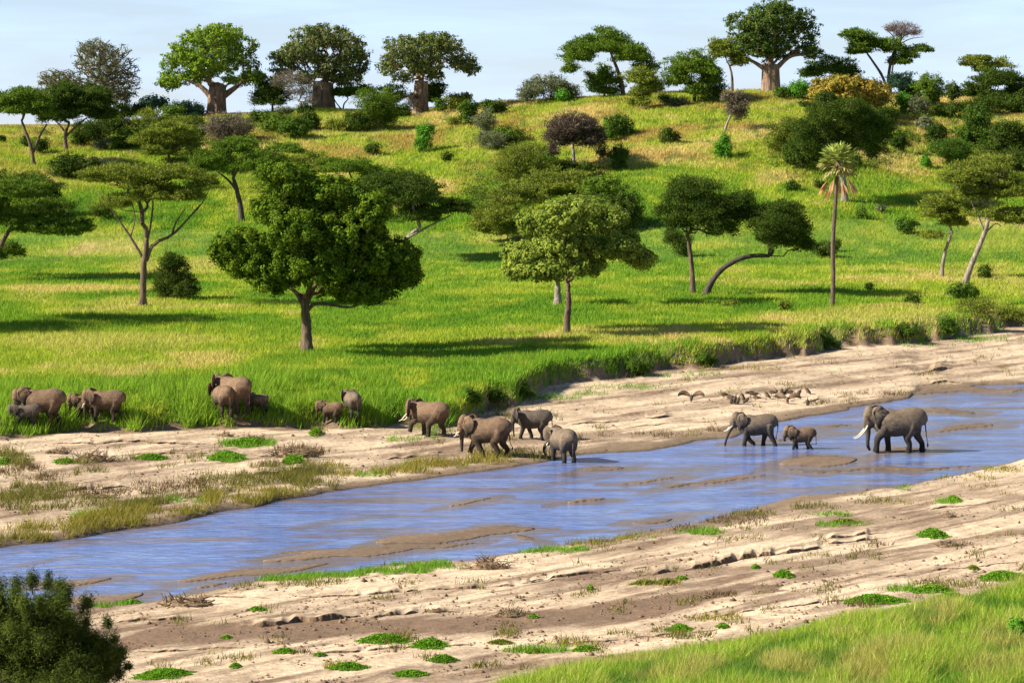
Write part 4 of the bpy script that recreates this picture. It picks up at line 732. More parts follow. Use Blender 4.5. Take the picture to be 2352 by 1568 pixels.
# near bushes
plant('foreground_bush', 'big dark thorny bush filling the bottom left corner', 'bush', (70,1640), None, 12, [(90,1440,112,76),(185,1500,88,58),(30,1420,78,64),(120,1545,150,78),(-60,1480,110,110),(230,1540,58,48),(245,1495,44,34)] + [(20,1362,9,26),(52,1352,10,28),(86,1358,9,26),(118,1368,9,24),(150,1380,9,26),(182,1402,8,24),(205,1425,9,22),(232,1452,9,20),(252,1478,12,16),(272,1508,14,12),(286,1540,14,10),(-15,1370,10,24)], 'thorn', 'thorn', M_BARKD, None, 'stem', 'foliage', density=1.25, minr=1.0)
bush('broad leaved dark shrub at the lower right frame edge', (2350,1475), [(2345,1445,30,26)], 'broad', 'vivid')
bush('small leafy shrub in near grass, lower right', (2090,1545), [(2088,1522,20,18)], 'bush', 'vivid')

# ---------------------------------------------------------------- palm
def palm():
    bx, by = 1912, 708; g = at(bx, by); s = F / g.y; rng = np.random.RandomState(5)
    root = empty('doum_palm', g); tag(root, 'tall thin palm with fan leaves and hanging dead brown fronds', 'palm')
    P = np.array([[(x - bx) / s, 0, (by - y) / s] for x, y in [(1912,712),(1914,640),(1913,560),(1918,480),(1922,410),(1925,372)]]); path = catmull(P, 30)
    V, Fc = sweep(path, np.linspace(5.4, 4.2, 30) / s * (1 + .04 * np.sin(np.arange(30) * 2.1)), 10); link('trunk', npmesh('trunk', V, Fc, None, True), M_BARK, root)
    top = path[-1]
    def fan(dirv, plen, flen, spread, droop, col, name, nleaf=16):
        d = dirv / np.linalg.norm(dirv); side = np.cross(d, [0, 0, 1.0]); side /= np.linalg.norm(side) + 1e-6; upv = np.cross(side, d)
        tip = top + d * plen + np.array([0, 0, -droop * plen]); Vs, Fs, Cs = [], [], []
        v, f = sweep(catmull([top, top + d * plen * .5 + [0, 0, .03 * plen], tip], 5), np.linspace(.7, .4, 5) / s, 4); Vs.append(v); Fs.append(f); Cs.append(np.tile(np.array(col) * .8, (len(v), 1)))
        for a in np.linspace(-spread, spread, nleaf):
            e = d * math.cos(a) + side * math.sin(a) + upv * .12 * rng.normal(); L = flen * rng.uniform(.8, 1.1) * (1 - .12 * abs(a))
            w = 2.3 / s; sd = np.cross(e, upv + .5 * rng.normal(0, 1, 3)); sd /= np.linalg.norm(sd) + 1e-6
            m = tip + e * L * .55; t = tip + e * L + np.array([0, 0, -.10 * L - droop * L * .4])
            v = np.array([tip, m + sd * w, t, m - sd * w]); Vs.append(v); Fs.append(np.array([[0, 1, 2], [0, 2, 3]])); Cs.append(np.tile(np.array(col) * rng.uniform(.75, 1.25), (4, 1)))
        V, Fc = merge(list(zip(Vs, Fs))); link(name, npmesh(name, V, Fc, np.vstack(Cs)), M_LEAF, root)
    for i in range(34):
        az = i * 2.4 + rng.uniform(-.3, .3); el = math.radians([70, 50, 30, 10, -15, -35][i % 6] + rng.uniform(-10, 10)); d = np.array([math.cos(az) * math.cos(el), math.sin(az) * math.cos(el), math.sin(el)])
        fan(d, rng.uniform(20, 28) / s, rng.uniform(26, 35) / s, 1.1, .10, (.36, .42, .10) if el > -.1 else (.42, .38, .14), 'frond')
    for i in range(7):
        az = i * 2 * math.pi / 7 + .5; q_ = rng.uniform(.2, .75); d = np.array([math.cos(az) * q_, math.sin(az) * q_, -.9]); fan(d, rng.uniform(32, 60) / s, rng.uniform(30, 44) / s, .17, .1, (.55, .34, .17), 'dead_frond', 12)
palm()

plant('acacia_tree', 'tall acacia standing outside the left frame edge, shading the meadow', 'acacia', (-170,745), [(-170,650),(-172,560),(-175,470)], 20, [(-230,340,170,44),(-130,400,95,40),(-280,420,120,40)], 'acacia', 'green', None, AG)
plant('acacia_tree', 'lower acacia outside the left frame edge, crown nearly reaching frame', 'acacia', (-260,760), [(-260,700),(-258,640)], 18, [(-260,560,200,50),(-170,600,120,36)], 'acacia', 'green', None, AG)

for lb, b, bl, sty_, pl in [('dark bush filling gap under the large dark spreading skyline tree', (2262,262), [(2260,240,46,20)], 'fine', 'dark'),
 ('tangled dark thicket at right edge under skyline tree', (2345,262), [(2340,238,34,26)], 'bush', 'dark'),
 ('dark scrub between tall green bush mass and right edge', (2290,345), [(2285,312,36,26)], 'fine', 'bushg'),
 ('shadowed thicket at the right edge, lowest of the slope bushes', (2330,392), [(2330,366,46,24)], 'fine', 'dark'),
 ('leafy dark bush left of the tall green bush mass foot', (2205,372), [(2205,345,26,24)], 'bush', 'bushg'),
 ('grey green scrub above the larger slanting acacia crown', (2290,400), [(2285,386,30,14)], 'fine', 'grey'),
 ('small dark shrub above the round shrub with light top', (2160,268), [(2158,254,22,14)], 'bush', 'dark'),
 ('dark thicket right of the orange tree foot', (2035,285), [(2030,262,34,20)], 'fine', 'deep'),
 ('dark shrub under the orange tree, its right side', (2015,300), [(2015,280,24,18)], 'bush', 'deep'),
 ('dark green thicket behind broad dark acacia at left', (215,330), [(212,300,44,24)], 'fine', 'dark'),
 ('green thicket in the middle of left hilltop', (365,325), [(362,300,40,20)], 'bush', 'dark'),
 ('low green thicket right of left hilltop middle', (450,318), [(445,304,34,14)], 'bush', 'bushg'),
 ('deep green shrub row under the compact dark acacia', (600,285), [(602,268,30,16)], 'bush', 'dark'),
 ('dark scrub left of the wide trunked baobab base', (700,262), [(700,252,22,12)], 'bush', 'dark'),
 ('brushy bush right of compact dark acacia', (655,268), [(652,256,20,12)], 'fine', 'grey'),
 ('dark scrub patch behind dark spreading bush at left', (60,430), [(55,408,50,14)], 'fine', 'olive'),
 ('dark bushy growth between left umbrella acacias', (460,440), [(455,412,34,18)], 'fine', 'green'),
 ('green shrubby growth behind top of first sausage tree, right side', (880,455), [(870,425,44,22)], 'fine', 'green'),
 ('low dark scrub under dark umbrella acacia', (640,440), [(630,410,40,20)], 'fine', 'green'),
 ('shadowy bush at left edge below hilltop acacias', (10,412), [(6,400,16,12)], 'bush', 'dark'),
 ('small dark bush right of the umbrella acacia on crest', (1530,240), [(1526,228,18,11)], 'bush', 'dark'),
 ('scrubby dark bush under round topped dark acacia', (1640,226), [(1640,206,30,18)], 'fine', 'green'),
 ('pale scrub at foot of the thin acacia on crest', (1560,246), [(1556,234,24,10)], 'fine', 'grey'),
 ('dark bush wall right of fourth baobab', (1015,262), [(1012,240,16,14)], 'bush', 'bushg')]:
    bush(lb, b, bl, sty_, pl)

# tangled undergrowth joining the bushes
UG = [(2235,330,140,50),(2060,325,60,36),(1850,352,110,36),(1265,400,120,26),(290,312,210,36),(640,296,110,16),(1430,500,60,40),(50,440,100,22),(2255,256,130,18),(1160,330,70,30),(860,292,80,14),(1950,375,100,18),(1140,470,90,60),(900,470,90,30),(2130,262,60,16),(2290,400,90,20),(1490,236,80,8),(1620,232,70,8),(690,440,120,30),(470,330,70,20)]
PX, PYs, RX_ = [], [], []
for x, y, rx, ry in UG:
    n = int(rx * ry * 1.1); u = RS.normal(0, .55, (n, 2)); PX.append(x + u[:, 0] * rx); PYs.append(y + u[:, 1] * ry); RX_.append(1 - np.clip((u ** 2).sum(1), 0, 1))
ux, uy, ue = np.concatenate(PX), np.maximum(np.concatenate(PYs), skyline(np.concatenate(PX)) + 7), np.concatenate(RX_)
Yg = np.full(len(ux), 480.0)
# march each ray down to the slope
lo_, hi_ = np.full(len(ux), 250.0), np.full(len(ux), 572.0)
for _ in range(18):
    md = (lo_ + hi_) / 2; below = zfun(ux, md) < H - (uy - HY) * md / F; lo_ = np.where(below, md, lo_); hi_ = np.where(below, hi_, md)
Yg = hi_; Xg = (ux - CX) * Yg / F; Zg = zfun(ux, Yg); nz1 = fbm(Xg / 2.6, Yg / 3.5, 131, 3); kk = (RS.rand(len(ux)) < np.clip((nz1 - .40) * 5, 0, 1)) & (Yg < 568)
Xg, Yg, Zg, ue, nz1 = Xg[kk], Yg[kk], Zg[kk], ue[kk], nz1[kk]; n = len(Xg); rp = 3
P = np.stack([np.repeat(Xg, rp) + RS.normal(0, .3, n * rp), np.repeat(Yg, rp) + RS.normal(0, .3, n * rp), np.repeat(Zg, rp) + RS.rand(n * rp) * np.repeat((nz1 - .35) * 3.2 * (.4 + ue), rp)], -1)
V, Q = leaf_quads(P, RS.normal(0, .7, (n * rp, 3)) + [0, 0, .6], RS.uniform(.25, .5, n * rp), RS.uniform(.1, .22, n * rp)); col = mixc(np.array([.05, .10, .014]) * np.ones((n * rp, 3)), np.array([.17, .22, .035]), RS.rand(n * rp)) * np.repeat(RS.uniform(.8, 1.2, n), rp)[:, None]
tag(link('undergrowth', npmesh('undergrowth', V, Q, np.repeat(col, 4, 0)), M_LEAF), 'low tangled green undergrowth between the hillside bushes', 'undergrowth', kind='stuff')
# ---------------------------------------------------------------- elephants
def skin_material(name, low, mid, dust, dk):
    m, n, l, b = new_mat(name); t = n.new('ShaderNodeTexCoord')
    n1 = n.new('ShaderNodeTexNoise'); n1.inputs['Scale'].default_value = 2.6; n1.inputs['Detail'].default_value = 8; n1.inputs['Roughness'].default_value = .75; l.new(t.outputs['Object'], n1.inputs[0])
    mp = n.new('ShaderNodeMapping'); mp.inputs['Scale'].default_value = (5, 5, 9); l.new(t.outputs['Object'], mp.inputs[0])
    n2 = n.new('ShaderNodeTexVoronoi'); n2.feature = 'DISTANCE_TO_EDGE'; n2.inputs['Scale'].default_value = 2.2; l.new(mp.outputs[0], n2.inputs[0])
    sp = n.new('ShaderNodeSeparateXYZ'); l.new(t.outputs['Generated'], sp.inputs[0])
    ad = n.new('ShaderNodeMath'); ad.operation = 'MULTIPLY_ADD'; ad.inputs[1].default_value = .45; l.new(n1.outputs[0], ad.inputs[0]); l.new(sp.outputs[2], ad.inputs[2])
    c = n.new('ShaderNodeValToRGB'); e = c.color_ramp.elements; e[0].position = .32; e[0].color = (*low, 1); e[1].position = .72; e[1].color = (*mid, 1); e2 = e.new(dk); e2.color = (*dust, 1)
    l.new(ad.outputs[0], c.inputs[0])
    n4 = n.new('ShaderNodeTexNoise'); n4.inputs['Scale'].default_value = 9; n4.inputs['Detail'].default_value = 5; l.new(mp.outputs[0], n4.inputs[0])
    w1 = n.new('ShaderNodeMapRange'); w1.inputs[1].default_value = 0; w1.inputs[2].default_value = .12; w1.inputs[3].default_value = .62; w1.inputs[4].default_value = 1.05; l.new(n2.outputs[0], w1.inputs[0])
    w2 = n.new('ShaderNodeMapRange'); w2.inputs[1].default_value = .3; w2.inputs[2].default_value = .7; w2.inputs[3].default_value = .42; w2.inputs[4].default_value = 1.2; l.new(n1.outputs[0], w2.inputs[0])
    w3 = n.new('ShaderNodeMath'); w3.operation = 'MULTIPLY'; l.new(w1.outputs[0], w3.inputs[0]); l.new(w2.outputs[0], w3.inputs[1])
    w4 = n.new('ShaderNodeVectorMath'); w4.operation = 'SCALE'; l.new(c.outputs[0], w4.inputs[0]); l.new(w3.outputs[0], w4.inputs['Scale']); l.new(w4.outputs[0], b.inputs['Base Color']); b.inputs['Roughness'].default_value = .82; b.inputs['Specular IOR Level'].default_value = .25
    bp = n.new('ShaderNodeBump'); bp.inputs['Strength'].default_value = .8; bp.inputs['Distance'].default_value = .07; l.new(n2.outputs[0], bp.inputs['Height']); l.new(bp.outputs[0], b.inputs['Normal'])
    return m
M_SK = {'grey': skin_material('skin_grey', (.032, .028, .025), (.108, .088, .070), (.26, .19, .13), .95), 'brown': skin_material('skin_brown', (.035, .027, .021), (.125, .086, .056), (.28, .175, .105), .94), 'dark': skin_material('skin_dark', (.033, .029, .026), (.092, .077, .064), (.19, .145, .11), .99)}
def plain(name, col, rough=.6):
    m, n, l, b = new_mat(name); t = n.new('ShaderNodeTexCoord'); q = n.new('ShaderNodeTexNoise'); q.inputs['Scale'].default_value = 9; l.new(t.outputs['Object'], q.inputs[0])
    r = n.new('ShaderNodeMix'); r.data_type = 'RGBA'; r.inputs['A'].default_value = (*[c * .75 for c in col], 1); r.inputs['B'].default_value = (*[min(1, c * 1.2) for c in col], 1); l.new(q.outputs[0], r.inputs['Factor']); l.new(r.outputs['Result'], b.inputs['Base Color']); b.inputs['Roughness'].default_value = rough; return m
M_IVORY = plain('ivory', (.75, .66, .48), .4); M_EYE = plain('eye', (.02, .015, .01), .2); M_TUFT = plain('tail_hair', (.04, .03, .025), .9)
def ellipsoid(c, r, nu=14, nv=9, rot=0.0):
    V = []
    for i in range(nv + 1):
        ph = math.pi * i / nv
        for j in range(nu):
            th = 2 * math.pi * j / nu; x, y, z = r[0] * math.sin(ph) * math.cos(th), r[1] * math.sin(ph) * math.sin(th), r[2] * math.cos(ph)
            V.append((c[0] + x * math.cos(rot) - z * math.sin(rot), c[1] + y, c[2] + x * math.sin(rot) + z * math.cos(rot)))
    Fs = []
    for i in range(nv):
        for j in range(nu):
            a, b = i * nu + j, i * nu + (j + 1) % nu; Fs.append((a, a + nu, b + nu)); Fs.append((a, b + nu, b))
    return np.array(V), np.array(Fs)
def remesh(name, parts, voxel, smooth_it):
    V, Fc = merge(parts); me = npmesh('tmp', V, Fc); o = bpy.data.objects.new('tmp', me); scene.collection.objects.link(o)
    r = o.modifiers.new('r', 'REMESH'); r.mode = 'VOXEL'; r.voxel_size = voxel; r.use_smooth_shade = True
    q = o.modifiers.new('s', 'SMOOTH'); q.factor = .5; q.iterations = smooth_it
    dg = bpy.context.evaluated_depsgraph_get(); ev = o.evaluated_get(dg); out = bpy.data.meshes.new_from_object(ev, depsgraph=dg); out.name = name
    bpy.data.objects.remove(o); bpy.data.meshes.remove(me); return out
def tube(pts, k=12, n=14, ry=1.0):
    a = np.array(pts, float); C = catmull(a, n); R = np.maximum(C[:, 3], .004); return sweep(C[:, :3], R * ry, k, R)
EAR = [(0,.02),(.02,.09),(.10,.125),(.20,.11),(.29,.04),(.32,-.07),(.29,-.17),(.21,-.25),(.13,-.30),(.08,-.25),(.04,-.14),(0,-.06)]
def elephant(label, base, h, yaw, legs, trunk, skin='grey', flap=20, hp=0, tusk=.2, ear=1.0, tail=None, hy_=0, up=0.0, sink=0.0, headz=0.0, group='elephant herd by the river', calf=False):
    """h: shoulder height in m. legs: front near, front far, hind near, hind far as (x,z,r) lists in units of h"""
    g = at(*base); root = empty('elephant', (g.x, g.y, max(g.z, -.12) - sink)); root.rotation_euler = (0, 0, math.radians(yaw)); tag(root, label, 'elephant', group)
    hr = math.radians(hp); piv = np.array([.40, 0, .70]); cy, sy = math.cos(math.radians(hy_)), math.sin(math.radians(hy_))
    hs = 1.16 if calf else 1.07; ear = ear * 1.08
    def hd(p):   # head transform: pitch then yaw about the neck
        q = (np.array(p[:3], float) - piv) * hs; x = q[0] * math.cos(hr) - q[2] * math.sin(hr); z = q[0] * math.sin(hr) + q[2] * math.cos(hr); return np.array([x * cy - q[1] * sy, x * sy + q[1] * cy, z + headz]) + piv
    st = [(-.61,.60,.05,.08),(-.58,.63,.13,.17),(-.51,.66,.205,.265),(-.37,.665,.245,.30),(-.18,.645,.265,.295),(0,.625,.275,.295),(.14,.635,.262,.30),(.28,.68,.21,.285),(.38,.73,.155,.225)]
    a = np.array(st); C = catmull(np.column_stack([a[:, 0], a[:, 0] * 0, a[:, 1], a[:, 2], a[:, 3]]), 22); parts = [sweep(C[:, :3], C[:, 3], 22, C[:, 4])]
    nk = hd((.52, 0, .80)); parts.append(tube([(.30,0,.72,.20),(.42,0,.755,.17),(*nk,.155)], 16, 8, .85))
    for c, r in [((.555,0,.835),(.115,.13,.15)),((.60,0,.76),(.085,.115,.15)),((.585,0,.64),(.075,.095,.12)),((.53,0,.58),(.07,.06,.06))]:
        parts.append(ellipsoid(hd(c), [v * hs for v in r], 16, 10, hr))
    for s_ in (1, -1): parts.append(ellipsoid(hd((.59, s_ * .07, .80)), (.05, .04, .06), 10, 6))
    tr = [(*hd((.61, 0, .70)), .09), (*hd((.615, 0, .60)), .078)] + [(x, sy * max(x - .4, 0) * .9, z, r) for x, z, r in trunk]; parts.append(tube(tr, 12, 22))
    for i, L in enumerate(legs):
        s_ = 1 if i % 2 == 0 else -1; fr = i < 2; yy = .125 if fr else .12
        pts = [((.22 if fr else -.38) * .55 + L[0][0] * .45, s_ * .10, .64, .13 if fr else .17)] + [(x, s_ * (yy + (.0 if z > .1 else .005)), z, r) for x, z, r in L]
        x, z, r = L[-1]; pts.append((x + .012, s_ * yy, z - .035, r * 1.12)); parts.append(tube(pts, 12, 18))
    tl = tail or [(-.585,.86,.035),(-.63,.74,.024),(-.655,.5,.018),(-.66,.32,.015)]
    parts.append(tube([(x, 0, z, r) for x, z, r in tl], 8, 12))
    parts = [(v * h, f) for v, f in parts]
    me = remesh('body', parts, max(.016 * h, .022), 5); me.materials.append(M_SK[skin]); o = bpy.data.objects.new('body', me); scene.collection.objects.link(o); o.parent = root
    x, z, r = tl[-1]; v, f = ellipsoid((x * h, 0, (z - .03) * h), (.018 * h, .022 * h, .05 * h), 8, 6); link('tail_tuft', npmesh('tail_tuft', v, f, None, True), M_TUFT, root)
    for s_ in (1, -1):
        fl = math.radians(flap if isinstance(flap, (int, float)) else flap[0 if s_ > 0 else 1])
        out = np.array(EAR) * ear; out = catmull(np.vstack([np.column_stack([out, out[:, 0] * 0]), [[out[0, 0], out[0, 1], 0]]]), 34)[:-1, :2]
        V = []; nr = 6; no = len(out); cc = np.array([.02, .0])
        for k in range(nr + 1):
            t = k / nr
            for j in range(no):
                a_, b_ = cc + (out[j] - cc) * t; bul = .035 * math.sin(t * math.pi) + .028 * math.sin(a_ * 20) * t - .05 * (a_ / .3) ** 2 * t + .006 * math.sin(j * 1.9) * t
                xb = -a_ * math.cos(fl) - bul * math.sin(fl); yb = a_ * math.sin(fl) + bul * math.cos(fl); V.append(hd((.515 + xb, s_ * (.118 + yb), .845 + b_)))
        V = np.array(V) * h; Fs = []
        for k in range(nr):
            for j in range(no):
                p, q = k * no + j, k * no + (j + 1) % no; Fs.append((p, q, q + no, p + no))
        me = npmesh('ear', V, np.array(Fs), None, True); e = link('ear', me, M_SK[skin], root); sd = e.modifiers.new('thick', 'SOLIDIFY'); sd.thickness = .016 * h; sd.offset = 0
        v, f = ellipsoid(hd((.635, s_ * .108, .765)) * h, (.012 * h,) * 3, 8, 6); link('eye', npmesh('eye', v, f, None, True), M_EYE, root)
        if tusk > 0:
            T = [(*hd((.60, s_ * .07, .585)), .018), (*hd((.655, s_ * .095, .585 - tusk * .35)), .018), (*hd((.60 + tusk * .62, s_ * .10, .585 - tusk * .80)), .013), (*hd((.60 + tusk * 1.0, s_ * .085, .585 - tusk * .98)), .006)]
            v, f = tube(T, 8, 10); link('tusk', npmesh('tusk', v * h, f, None, True), M_IVORY, root)
    return root
def leg(*p): return [(x, z, r) for x, z, r in p]
def fleg(x, z=.03, kx=None): kx = .2 * .35 + x * .65 if kx is None else kx; return leg((.2 * .6 + x * .4,.48,.105), (kx,.28,.07), (x,.12,.062), (x,z,.068))
def hleg(x, z=.03): return leg((-.36 * .6 + x * .4,.50,.13), (x * .7 - .36 * .3 + .06,.33,.088), (x - .02,.18,.062), (x,z,.07))
DOWN = [(.615,.45,.055),(.62,.28,.042),(.61,.12,.034),(.585,.035,.03)]
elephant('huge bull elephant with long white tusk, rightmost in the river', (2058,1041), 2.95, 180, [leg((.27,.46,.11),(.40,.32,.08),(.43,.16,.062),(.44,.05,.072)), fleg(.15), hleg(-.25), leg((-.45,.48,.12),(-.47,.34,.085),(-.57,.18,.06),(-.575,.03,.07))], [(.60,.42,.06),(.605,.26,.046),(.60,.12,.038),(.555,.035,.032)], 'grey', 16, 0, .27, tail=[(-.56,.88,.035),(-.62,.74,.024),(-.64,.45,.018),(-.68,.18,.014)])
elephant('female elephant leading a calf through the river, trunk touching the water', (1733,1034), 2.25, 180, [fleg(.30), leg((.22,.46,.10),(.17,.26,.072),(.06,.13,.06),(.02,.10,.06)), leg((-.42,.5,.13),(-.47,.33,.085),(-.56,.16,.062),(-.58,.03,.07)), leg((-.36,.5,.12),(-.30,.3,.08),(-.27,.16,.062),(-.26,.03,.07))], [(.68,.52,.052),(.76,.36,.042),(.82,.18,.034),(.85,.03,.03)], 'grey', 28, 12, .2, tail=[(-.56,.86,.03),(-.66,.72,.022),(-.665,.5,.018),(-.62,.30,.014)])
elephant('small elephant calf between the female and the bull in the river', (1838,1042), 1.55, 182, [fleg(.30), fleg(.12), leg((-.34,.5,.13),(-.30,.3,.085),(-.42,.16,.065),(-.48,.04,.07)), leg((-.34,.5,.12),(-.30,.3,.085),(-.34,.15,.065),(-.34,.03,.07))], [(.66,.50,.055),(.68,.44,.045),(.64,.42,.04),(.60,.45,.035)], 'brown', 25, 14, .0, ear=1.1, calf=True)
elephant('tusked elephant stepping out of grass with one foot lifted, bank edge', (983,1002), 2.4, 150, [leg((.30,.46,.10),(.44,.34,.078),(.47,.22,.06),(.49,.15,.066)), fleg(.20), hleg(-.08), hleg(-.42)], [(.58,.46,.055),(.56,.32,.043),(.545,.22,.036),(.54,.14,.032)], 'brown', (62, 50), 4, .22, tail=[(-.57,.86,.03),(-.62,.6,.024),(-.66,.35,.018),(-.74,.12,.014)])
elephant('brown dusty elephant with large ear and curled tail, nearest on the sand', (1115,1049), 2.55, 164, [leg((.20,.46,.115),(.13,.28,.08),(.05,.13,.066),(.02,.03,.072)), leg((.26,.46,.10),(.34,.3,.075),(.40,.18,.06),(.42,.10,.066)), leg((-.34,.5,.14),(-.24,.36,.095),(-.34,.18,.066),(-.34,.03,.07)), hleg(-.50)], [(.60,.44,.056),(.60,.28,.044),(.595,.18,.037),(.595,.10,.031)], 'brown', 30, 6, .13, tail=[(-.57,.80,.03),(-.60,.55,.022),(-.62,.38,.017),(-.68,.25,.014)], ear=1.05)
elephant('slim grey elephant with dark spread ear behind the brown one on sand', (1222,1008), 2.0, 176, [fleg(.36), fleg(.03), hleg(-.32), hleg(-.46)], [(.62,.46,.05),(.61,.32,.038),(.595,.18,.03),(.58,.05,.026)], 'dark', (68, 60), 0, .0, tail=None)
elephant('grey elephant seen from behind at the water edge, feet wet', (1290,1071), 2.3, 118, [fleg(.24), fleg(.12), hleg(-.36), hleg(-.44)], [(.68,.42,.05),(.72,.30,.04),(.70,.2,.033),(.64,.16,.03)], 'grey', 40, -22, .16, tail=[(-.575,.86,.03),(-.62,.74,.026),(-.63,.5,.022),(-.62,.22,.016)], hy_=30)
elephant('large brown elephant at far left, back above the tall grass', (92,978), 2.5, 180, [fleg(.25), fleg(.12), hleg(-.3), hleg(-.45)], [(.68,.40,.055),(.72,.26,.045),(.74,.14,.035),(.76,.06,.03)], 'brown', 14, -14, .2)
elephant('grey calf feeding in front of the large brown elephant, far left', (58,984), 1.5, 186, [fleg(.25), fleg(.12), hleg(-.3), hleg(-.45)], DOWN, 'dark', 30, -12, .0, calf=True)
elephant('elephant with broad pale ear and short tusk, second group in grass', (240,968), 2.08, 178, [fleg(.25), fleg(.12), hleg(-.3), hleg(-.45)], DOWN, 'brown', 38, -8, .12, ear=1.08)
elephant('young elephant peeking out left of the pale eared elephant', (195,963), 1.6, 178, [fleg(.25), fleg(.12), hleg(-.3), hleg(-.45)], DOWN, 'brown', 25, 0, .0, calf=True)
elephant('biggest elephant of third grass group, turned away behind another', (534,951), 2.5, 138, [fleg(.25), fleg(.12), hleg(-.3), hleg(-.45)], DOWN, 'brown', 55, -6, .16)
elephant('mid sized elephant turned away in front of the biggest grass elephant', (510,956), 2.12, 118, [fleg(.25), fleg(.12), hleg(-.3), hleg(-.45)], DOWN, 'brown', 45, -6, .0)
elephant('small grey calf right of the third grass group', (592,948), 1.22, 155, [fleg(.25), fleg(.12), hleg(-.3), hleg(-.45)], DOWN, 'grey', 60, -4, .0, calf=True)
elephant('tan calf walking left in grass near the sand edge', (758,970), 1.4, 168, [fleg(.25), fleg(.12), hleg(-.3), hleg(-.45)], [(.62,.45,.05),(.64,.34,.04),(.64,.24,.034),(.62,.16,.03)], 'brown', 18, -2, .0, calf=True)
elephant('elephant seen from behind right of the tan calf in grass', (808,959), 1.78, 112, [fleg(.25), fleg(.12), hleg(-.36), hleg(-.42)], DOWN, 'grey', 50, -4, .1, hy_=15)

# ---------------------------------------------------------------- vultures
M_FEA = plain('vulture_feathers', (.06, .04, .028), .85); M_FEAL = plain('vulture_pale_feathers', (.20, .13, .075), .85); M_WHITE = plain('vulture_white_back', (.75, .70, .62), .8)
def vulture_mesh(tilt, wings, neck, white):
    c, s_ = math.cos(tilt), math.sin(tilt); R = lambda x, y, z: (x * c - z * s_, y, x * s_ + z * c + .30)
    parts = []
    P = [(-.42,0,-.02,.03),(-.28,0,0,.06),(-.1,0,.02,.125),(.1,0,.02,.13),(.22,0,.03,.08)]; parts.append(tube([(*R(*p[:3]), p[3]) for p in P], 12, 14))
    e = R(.2, 0, .04); N = [(*e, .06)] + [(e[0] + q[0], 0, e[2] + q[1], q[2]) for q in neck]; parts.append(tube(N, 8, 10))
    h = N[-1]; parts.append(ellipsoid((h[0] + .02, 0, h[2]), (.055, .035, .035), 8, 6)); parts.append(tube([(h[0] + .05, 0, h[2], .02), (h[0] + .10, 0, h[2] - .01, .014), (h[0] + .12, 0, h[2] - .04, .006)], 6, 5))
    for q in (1, -1):
        parts.append(tube([(.02, q * .07, .28, .04), (.03, q * .07, .14, .02), (.03, q * .07, .02, .016), (.09, q * .07, .01, .014)], 6, 7))
        if wings:
            W = [(.05, q * .08, .42, .06), (.10, q * .35, .62, .13), (.02, q * .65, .72, .15), (-.10, q * .92, .60, .10), (-.18, q * 1.05, .45, .04)]
            C = catmull(W, 12); parts.append(sweep(C[:, :3], np.full(12, .022), 10, C[:, 3] * 1.5, up=(1, 0, 0)))
        else:
            v, f = ellipsoid((-.08, q * .10, .02), (.30, .04, .10), 12, 8); parts.append((np.array([R(*p) for p in v]), f))
    me = remesh('vulture', parts, .022, 2); me.materials.append(M_FEA); me.materials.append(M_FEAL); me.materials.append(M_WHITE)
    for p in me.polygons:
        x, y, z = p.center; lx = x * c + (z - .30) * s_; lz = -x * s_ + (z - .30) * c
        if white and -.22 < lx < .08 and lz > .03 and abs(y) < .16: p.material_index = 2
        elif lx > -.12 and abs(lx) < .24 and lz < .06 or (lx > .24): p.material_index = 1
    return me
VM = {'up': vulture_mesh(1.05, 0, [(.03,.10,.035),(.06,.18,.028),(.09,.20,.028)], 0), 'diag': vulture_mesh(.7, 0, [(.06,.07,.035),(.12,.13,.028),(.15,.14,.028)], 0), 'flat': vulture_mesh(.05, 0, [(.08,.0,.035),(.16,-.06,.028),(.20,-.14,.028)], 0), 'white': vulture_mesh(.25, 0, [(.08,.02,.035),(.15,-.03,.028),(.18,-.1,.028)], 1), 'wings': vulture_mesh(.8, 1, [(.05,.08,.035),(.09,.16,.028),(.12,.18,.028)], 0)}
VL = [(300,337,'wings',80,'vulture with raised spread wings, alone at left of the flock'),(800,290,'flat',190,'low crouching vulture at the left tip of the left flock'),(890,322,'flat',170,'hunched vulture second from left in the left flock'),(920,368,'up',90,'small thin vulture standing low left in the left flock'),
 (975,358,'up',30,'upright vulture left of the tall pair in the left flock'),(1030,375,'up',20,'nearest upright vulture of the left flock'),(1090,318,'up',150,'tallest upright vulture rising behind the left flock'),(1160,365,'diag',20,'broad vulture standing at right front of the left flock'),(1212,256,'flat',0,'crouching vulture at the back of the left flock'),
 (1285,280,'flat',10,'flat pale vulture right back of the left flock'),(1298,335,'flat',170,'dark vulture lying low right of the left flock'),(1465,285,'diag',160,'slanting vulture alone between the two flocks'),(1545,256,'flat',180,'low vulture at the left rear of the right flock'),(1615,250,'up',160,'tan upright vulture at left of the right flock'),
 (1700,250,'up',80,'tallest vulture at the centre of the right flock'),(1762,245,'diag',30,'dark vulture pressed against the tallest of the right flock'),(1828,250,'flat',0,'crouching vulture right of the dark one in the right flock'),(1645,320,'white',190,'white backed vulture at front left of the right flock'),(1792,318,'white',100,'white backed vulture at front centre of the right flock'),
 (1785,368,'wings',250,'nearest vulture of the right flock with half open wings'),(1885,288,'white',0,'white backed vulture feeding at right of the right flock'),(1968,258,'diag',40,'slanting vulture at the right end of the right flock'),(2090,218,'diag',150,'vulture apart at the far right rear of the flocks'),(2097,390,'up',90,'single small upright vulture nearest the river')]
